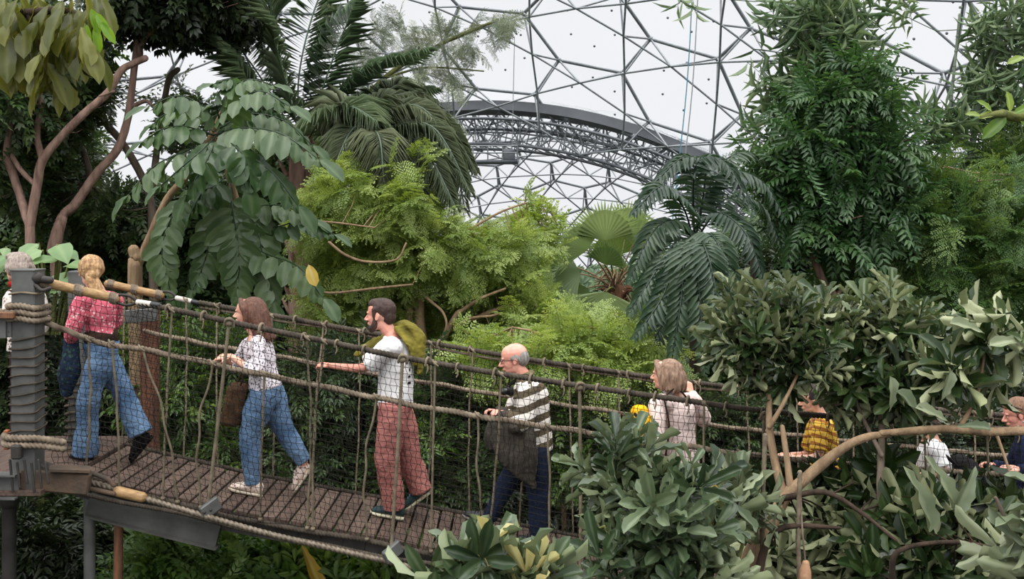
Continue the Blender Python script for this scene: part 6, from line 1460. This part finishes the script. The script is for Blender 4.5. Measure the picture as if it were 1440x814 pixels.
# long bare bough crossing in front of the bridge
rt=plant('leafy_bough','pale bare bough lying level across the right of the bridge with hanging leaves','tree',P(1580,640,6.2)*A(1,1,0)+A(0,0,gz(6,6)))
g=MB(); e=P(1580,640,6.2); branch(g,[A(e[0]+1.6,e[1]+.4,gz(6,6)),A(e[0]+1.5,e[1]+.4,-4),A(e[0]+1.0,e[1]+.2,-2.1),e],.09,.036); branch(g,[e,P(1500,612,6.2),P(1440,606,6.2),P(1390,607,6.2),P(1330,603,6.2),P(1270,607,6.25),P(1240,609,6.3)],.034,.022); branch(g,[P(1348,604,6.2),P(1362,580,6.2),P(1376,550,6.25),P(1384,500,6.3)],.016,.008); branch(g,[P(1400,607,6.2),P(1412,640,6.15),P(1420,665,6.1)],.012,.008); g.build('trunk',BK_TAN,rt)
f=MB(); scatter(f,WH_O,22,[(1400,480,6.4,50,50,.3),(1330,520,6.4,40,30,.3),(1340,640,6.2,60,20,.2,.15),(1400,540,6.4,30,20,.2,.5)],(.36,.5),up=.2,rand=.6,droop=.1); f.build('foliage',L_SHR,rt)
f=MB()
for (x,y,dx,dz,L) in ((1300,600,-.3,.5,.3),(1270,655,.45,-.8,.42),(1300,640,.5,-.7,.36),(1322,565,.3,.8,.2),(1345,600,.9,.1,.2),(1385,470,-.6,.3,.24),(1440,478,-.8,.0,.22),(1372,655,-.3,-.6,.3),(1335,595,-.6,.4,.24),(1250,580,.1,.9,.22)):
    inst(f,LF_LOBE,[P(x,y,6.1)],[A(dx,-.2,dz)],A(.3,-.6,.6),L,L*.36,rng.uniform(.3,.9))
f.build('pale_leaves',L_BLOOM,rt)
# lower right thicket in front
tree('thicket_shrub','dense shadowy shrub filling the lower right below the bough','shrub',
 skel([([(1262,850,6.0),(1255,790,6.0),(1275,770,6.0),(1330,762,6.0),(1380,766,6.0)],.022,.01),([(1103,700,6.3),(1160,692,6.2),(1210,720,6.1),(1260,760,6.0)],.022,.01),([(1060,830,6.1),(1080,760,6.1),(1110,740,6.1),(1180,742,6.1)],.03,.012)]),
 [(1160,730,6.95,50,40,.2,.5),(1230,700,6.9,70,34,.2,.9),(1290,740,6.5,70,50,.3),(1220,785,6.5,70,34,.3),(1320,790,6.3,90,40,.3),(1390,750,6.5,50,40,.3,.6),(1110,790,6.9,50,30,.2,.6),(1250,660,6.9,50,20,.2,.25)],105,WH_O,L_SHR,BK_DARK,(.36,.52),tw=.4,up=.15,rand=.8,var=(.05,.6))
tree('thicket_shrub','dark narrow leaved undergrowth deeper beneath the right end of the bridge','shrub',[],
 [(1150,700,7.2,90,50,.15),(1260,740,7.2,90,60,.15),(1380,740,7.2,90,60,.15),(1120,790,7.2,110,40,.15),(1330,800,7.2,130,40,.15),(1430,740,7.2,50,40,.15,.5)],260,WH_S,L_DARK,BK_DARK,(.3,.46),tw=.1,up=.2,rand=.8)
tree('pale_leaf_shrub','pale dusty leaved shrub in the lower right corner','shrub',
 skel([([(1470,860,5.2),(1450,790,5.2),(1420,740,5.2),(1400,700,5.2)],.02,.01)]),
 [(1456,650,5.3,20,16,.2,.5),(1456,700,5.2,24,30,.2),(1432,745,5.2,28,26,.2),(1446,785,5.1,34,30,.2),(1420,800,5.2,20,20,.2,.7)],11,WH_O,L_BLOOM,BK_GREY,(.40,.54),tw=.5,up=.1,rand=.8)
# pale young leaves left of trunk
tree('pale_leaf_shrub','spray of pale mottled leaves beside the smooth diagonal trunk','shrub',
 skel([([(1030,850,6.1),(1040,780,6.1),(1062,720,6.1),(1068,690,6.1)],.014,.008)]),
 [(1050,690,6.1,22,26,.15),(1035,730,6.1,26,20,.15,.8),(1070,720,6.1,14,16,.1,.5)],6,WH_O,L_BLOOM,BK_GREEN,(.34,.44),tw=.4,up=.3,rand=.6)
# ================================================================== foreground bluish shrub
tree('broad_leaf_shrub','near bluish green shrub of upright leafy shoots below the yellow rucksack','shrub',
 skel([([(944,860,5.6),(946,790,5.6),(944,720,5.6),(940,660,5.7)],.022,.012),([(946,790,5.6),(900,730,5.7),(880,650,5.8),(872,620,5.8)],.014,.008),([(946,800,5.6),(990,740,5.7),(1010,690,5.8)],.014,.008),([(944,820,5.6),(880,790,5.5),(850,740,5.5)],.014,.008)]),
 [(868,664,5.9,40,26,.25,.6),(856,640,5.9,14,8,.15,.3),(1016,660,5.8,16,12,.2,.3),(960,694,5.8,44,22,.25,.8),(920,690,5.7,56,36,.3,1.2),(980,690,5.8,44,36,.3,1.1),(870,670,5.8,36,36,.25,.7),(940,750,5.6,80,36,.3,1.3),(1000,760,5.7,44,36,.3),(880,790,5.5,50,30,.25,1.),(960,805,5.5,70,24,.25)],64,WH_T,L_FG,BK_GREEN,(.45,.68),tw=.6,up=.9,rand=.4,var=(.1,.9))
f=MB(); inst(f,LF_OV,[P(1005,714,5.6)],[A(-.1,-.1,1)],A(.2,-1,0),.15,.075,.6); inst(f,LF_OV,[P(1002,740,5.6)],[A(-.5,-.1,.6)],A(.2,-1,0),.08,.04,.1); rt=f.build('yellow_leaf',L_YEL); tag(rt,'single yellow leaf sticking up from the near bluish shrub','leaf')
g=MB(); tube(g,[P(1005,712,5.6),P(1003,740,5.6),P(990,790,5.6)],.004,5,n=6); g.build('leaf_stalk',BK_GREEN,rt)
tree('broad_leaf_shrub','near shoots of mixed cream and blue green leaves at the bottom centre','shrub',
 skel([([(700,900,4.9),(698,840,4.9),(694,790,4.9)],.016,.008),([(640,900,4.9),(640,850,4.9),(638,810,4.9)],.014,.008)]),
 [(690,775,4.9,26,18,.15),(655,800,4.9,40,18,.15),(730,800,4.9,36,16,.15),(610,808,4.9,30,12,.15,.7),(765,808,4.9,18,10,.1,.5)],17,WH_O,L_FG,BK_GREEN,(.34,.46),tw=.3,up=1.,rand=.3,
 extra=((WH_O,3,[(690,785,4.85,24,12,.1),(740,800,4.85,20,8,.1)],(.32,.4),L_CREAM,'cream_shoots',dict(up=1.2,rand=.2)),))
# ================================================================== behind and beneath the bridge
for i,(lab,bl,n,Ts,m,sz,up) in enumerate((
 ('leafy understory bush seen through the nets behind the person in the patterned blouse',[(260,560,10.6,70,60,.8),(330,620,10.6,60,40,.8),(200,500,11,60,50,.8),(300,500,11,80,50,.8)],1100,TWN,L_UND,(.28,.45),.3),
 ('mid green understory bush seen through the nets below the reaching bare arm',[(450,560,10.8,70,70,.8),(440,640,10.6,60,40,.8),(500,510,11,60,40,.8)],1100,TWN,L_DARK2,(.28,.45),.3),
 ('dark understory bush behind the faded red trousers',[(600,560,10.8,80,70,.8),(640,650,10.6,80,50,.8),(560,650,10.6,60,50,.8)],1400,TW,L_DARK2,(.25,.4),.3),
 ('bright leafed bush behind the net between the red trousers and the striped jumper',[(680,560,11.2,60,50,.6),(610,620,10,30,30,.3,.6),(620,520,11.4,70,30,.6)],600,TWN,L_UND,(.24,.4),.3),
 ('low green bush behind the net between the jumper and the pink coat',[(830,580,10.6,70,50,.7),(880,540,10.8,80,30,.7),(800,640,10.6,60,50,.7)],1300,TW,L_UND,(.25,.4),.3),
 ('dark bush behind the pink coat',[(960,600,10.8,80,60,.7),(900,680,10.4,90,60,.7),(1040,620,10.8,60,60,.7)],1400,TWN,L_DARK2,(.28,.42),.3),
 ('dark thicket behind the pink print blouse at the landing',[(60,480,11,80,70,.8),(140,540,11,90,60,.8),(40,560,11,80,50,.8),(110,440,11.5,60,30,.6),(-10,420,11.5,50,50,.6)],1800,TW,L_DARK,(.26,.42),.3),
 ('shaded bush behind the right end of the bridge',[(1150,620,10.8,90,60,.7),(1270,640,10.8,90,60,.7),(1400,640,10.8,90,60,.7),(1430,560,11.5,50,40,.6,.4)],1800,TW,L_DARK,(.28,.45),.3))):
    tree('understory_shrub',lab,'shrub',[],bl,n,Ts,m,BK_DARK,sz,tw=.05,up=up,rand=.7)
for i,(lab,bl,n,Ts,m,sz) in enumerate((
 ('feathery olive green bush under the support cable at the lower left',[(260,770,8.8,70,40,.5),(330,790,8.6,70,30,.5),(220,800,8.8,60,30,.5),(300,745,9,50,16,.4,.6)],620,TW,L_UND,(.22,.38)),
 ('broad leaved plant below the deck edge near the hanger plate',[(430,780,8.8,60,30,.5),(500,800,8.7,60,20,.5),(400,745,9.2,50,16,.4,.6),(560,800,8.7,50,20,.5)],230,WH_O,L_UND,(.28,.42)),
 ('dark leafy undergrowth below the left landing',[(60,760,9.4,80,50,.6),(150,770,9.6,60,50,.6),(40,710,9.8,60,30,.5,.6)],560,TWN,L_DARK,(.26,.42)),
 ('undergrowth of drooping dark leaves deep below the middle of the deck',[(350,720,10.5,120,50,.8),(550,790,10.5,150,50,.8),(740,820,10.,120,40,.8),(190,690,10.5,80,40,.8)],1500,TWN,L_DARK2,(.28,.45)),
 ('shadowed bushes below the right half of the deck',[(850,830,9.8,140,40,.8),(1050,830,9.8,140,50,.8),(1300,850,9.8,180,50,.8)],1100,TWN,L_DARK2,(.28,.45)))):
    tree('ground_shrub',lab,'shrub',[],bl,n,Ts,m,BK_DARK,sz,tw=.05,up=.4,rand=.7)
f=MB(); inst(f,LF_LOBE,[P(424,765,8.3)],[A(.45,-.2,-.8)],A(.4,-.9,.3),.40,.12,.1); rt=f.build('torn_leaf',L_YEL); tag(rt,'ragged yellow edged leaf hanging just under the support cable','leaf')
g=MB(); tube(g,[P(424,765,8.3),P(414,752,8.35),P(410,748,8.5)],.006,5,n=6); g.build('leaf_stalk',BK_GREEN,rt)
# tall dark hedge of forest further back closing the view under the canopy
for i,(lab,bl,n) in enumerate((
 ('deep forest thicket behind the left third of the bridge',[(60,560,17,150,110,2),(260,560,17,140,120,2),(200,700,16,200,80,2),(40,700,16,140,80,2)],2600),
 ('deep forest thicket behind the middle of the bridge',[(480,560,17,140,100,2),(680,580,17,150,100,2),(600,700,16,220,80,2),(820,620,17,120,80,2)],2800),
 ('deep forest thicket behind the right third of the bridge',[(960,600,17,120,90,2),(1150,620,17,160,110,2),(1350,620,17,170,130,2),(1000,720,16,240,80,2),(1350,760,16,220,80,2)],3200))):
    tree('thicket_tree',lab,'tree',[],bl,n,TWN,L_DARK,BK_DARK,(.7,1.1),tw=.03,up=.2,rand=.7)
# heart leaves behind the posts
rt=plant('heart_leaf_plant','cluster of large pale heart shaped leaves behind the landing posts','plant',A(-4.4,9.6,gz(4,9)))
g=MB(); f=MB(); r_=np.random.default_rng(8)
for i in range(24):
    x=r_.uniform(-6,118); y=r_.uniform(338,404); o=P(x,y,9.6+r_.uniform(-.3,.4)); bs=P(50+x*.3,470,9.8); tube(g,[bs,(bs+o)/2+A(0,0,.1),o],.01,5,n=8)
    d=A(r_.uniform(-1,1),-.5,r_.uniform(-.5,.1)); inst(f,LF_HRT,[o],[d],A(0,-.5,1),r_.uniform(.22,.34),r_.uniform(.17,.24),r_.uniform(.2,.9))
branch(g,[A(-4.4,9.6,gz(4,9)),P(50,470,9.8)],.05,.03); g.build('stalks',BK_GREEN,rt); f.build('foliage',L_HEART,rt)
# distant plants at the foot of the far dome
for i,(lab,x,y,rx,ry,Yd) in enumerate((('pale distant palms left of the fan palm',820,440,60,34,30),('pale distant trees behind the drooping palm',940,430,80,60,32),('distant canopy under the arch at the right',1090,360,70,60,34),
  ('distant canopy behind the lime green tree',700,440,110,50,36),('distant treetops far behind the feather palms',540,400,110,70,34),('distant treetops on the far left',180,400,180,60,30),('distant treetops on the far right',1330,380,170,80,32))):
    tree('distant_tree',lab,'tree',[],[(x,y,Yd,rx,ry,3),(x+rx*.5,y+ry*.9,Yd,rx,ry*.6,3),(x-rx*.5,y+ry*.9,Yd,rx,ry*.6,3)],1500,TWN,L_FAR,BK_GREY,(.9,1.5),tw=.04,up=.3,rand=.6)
# far forest floor vegetation: one uncountable mass
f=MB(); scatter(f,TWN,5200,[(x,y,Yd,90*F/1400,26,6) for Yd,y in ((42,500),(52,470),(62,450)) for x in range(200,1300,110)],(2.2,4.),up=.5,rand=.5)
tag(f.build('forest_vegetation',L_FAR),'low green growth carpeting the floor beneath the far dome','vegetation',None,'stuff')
f=MB(); n=5200; x=rng.uniform(-14,14,n); y=rng.uniform(4.5,24,n); O=np.stack([x,y,np.full(n,GZ-.2)+rng.uniform(0,1.0,n)],-1); D=nrm(rng.normal(0,.6,(n,3))+A(0,0,.8))
for k,T in enumerate(WH_S): m=np.arange(n)%4==k; inst(f,T,O[m],D[m],A(0,0,1)+rng.normal(0,.3,(m.sum(),3)),rng.uniform(.5,1.0,m.sum()),rng.uniform(.5,1.,m.sum()),rng.uniform(0,.6,m.sum()))
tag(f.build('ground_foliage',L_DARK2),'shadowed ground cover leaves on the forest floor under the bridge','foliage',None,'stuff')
# seed pod hanging at the bottom right
g=MB(); tube(g,[P(1133,792,6.0),P(1132,808,6.0),P(1131,826,6.0)],[.022,.038,.034],14,n=12); o=g.build('hanging_pod',mat('pod_tan',(190,150,116),(150,112,84),rough=.7,nscale=20)); tag(o,'long tan seed pod hanging on a thread at the bottom right','seed pod')
g=MB(); tube(g,[P(1133,794,6.0),P(1128,740,6.02),P(1126,694,6.25)],.006,5,n=8); g.build('stalk',BK_GREY,o)
# loose hanging ropes in front of the shrubs
for (a,b_,lb) in (((1076,612,6.2),(1072,850,6.2),'slack rope hanging beside the smooth diagonal trunk'),((1125,664,6.1),(1124,850,6.1),'straight rope hanging from the diagonal trunk above the seed pod')):
    g=MB(); p0,p1=P(*a),P(*b_); tube(g,[p0,(p0+p1)/2+A(-.01,0,0),p1,A(p1[0],p1[1],-4.2)],.015,8,n=120,twist=.1); tag(g.build('hanging_rope',M_ROPEV),lb,'rope')
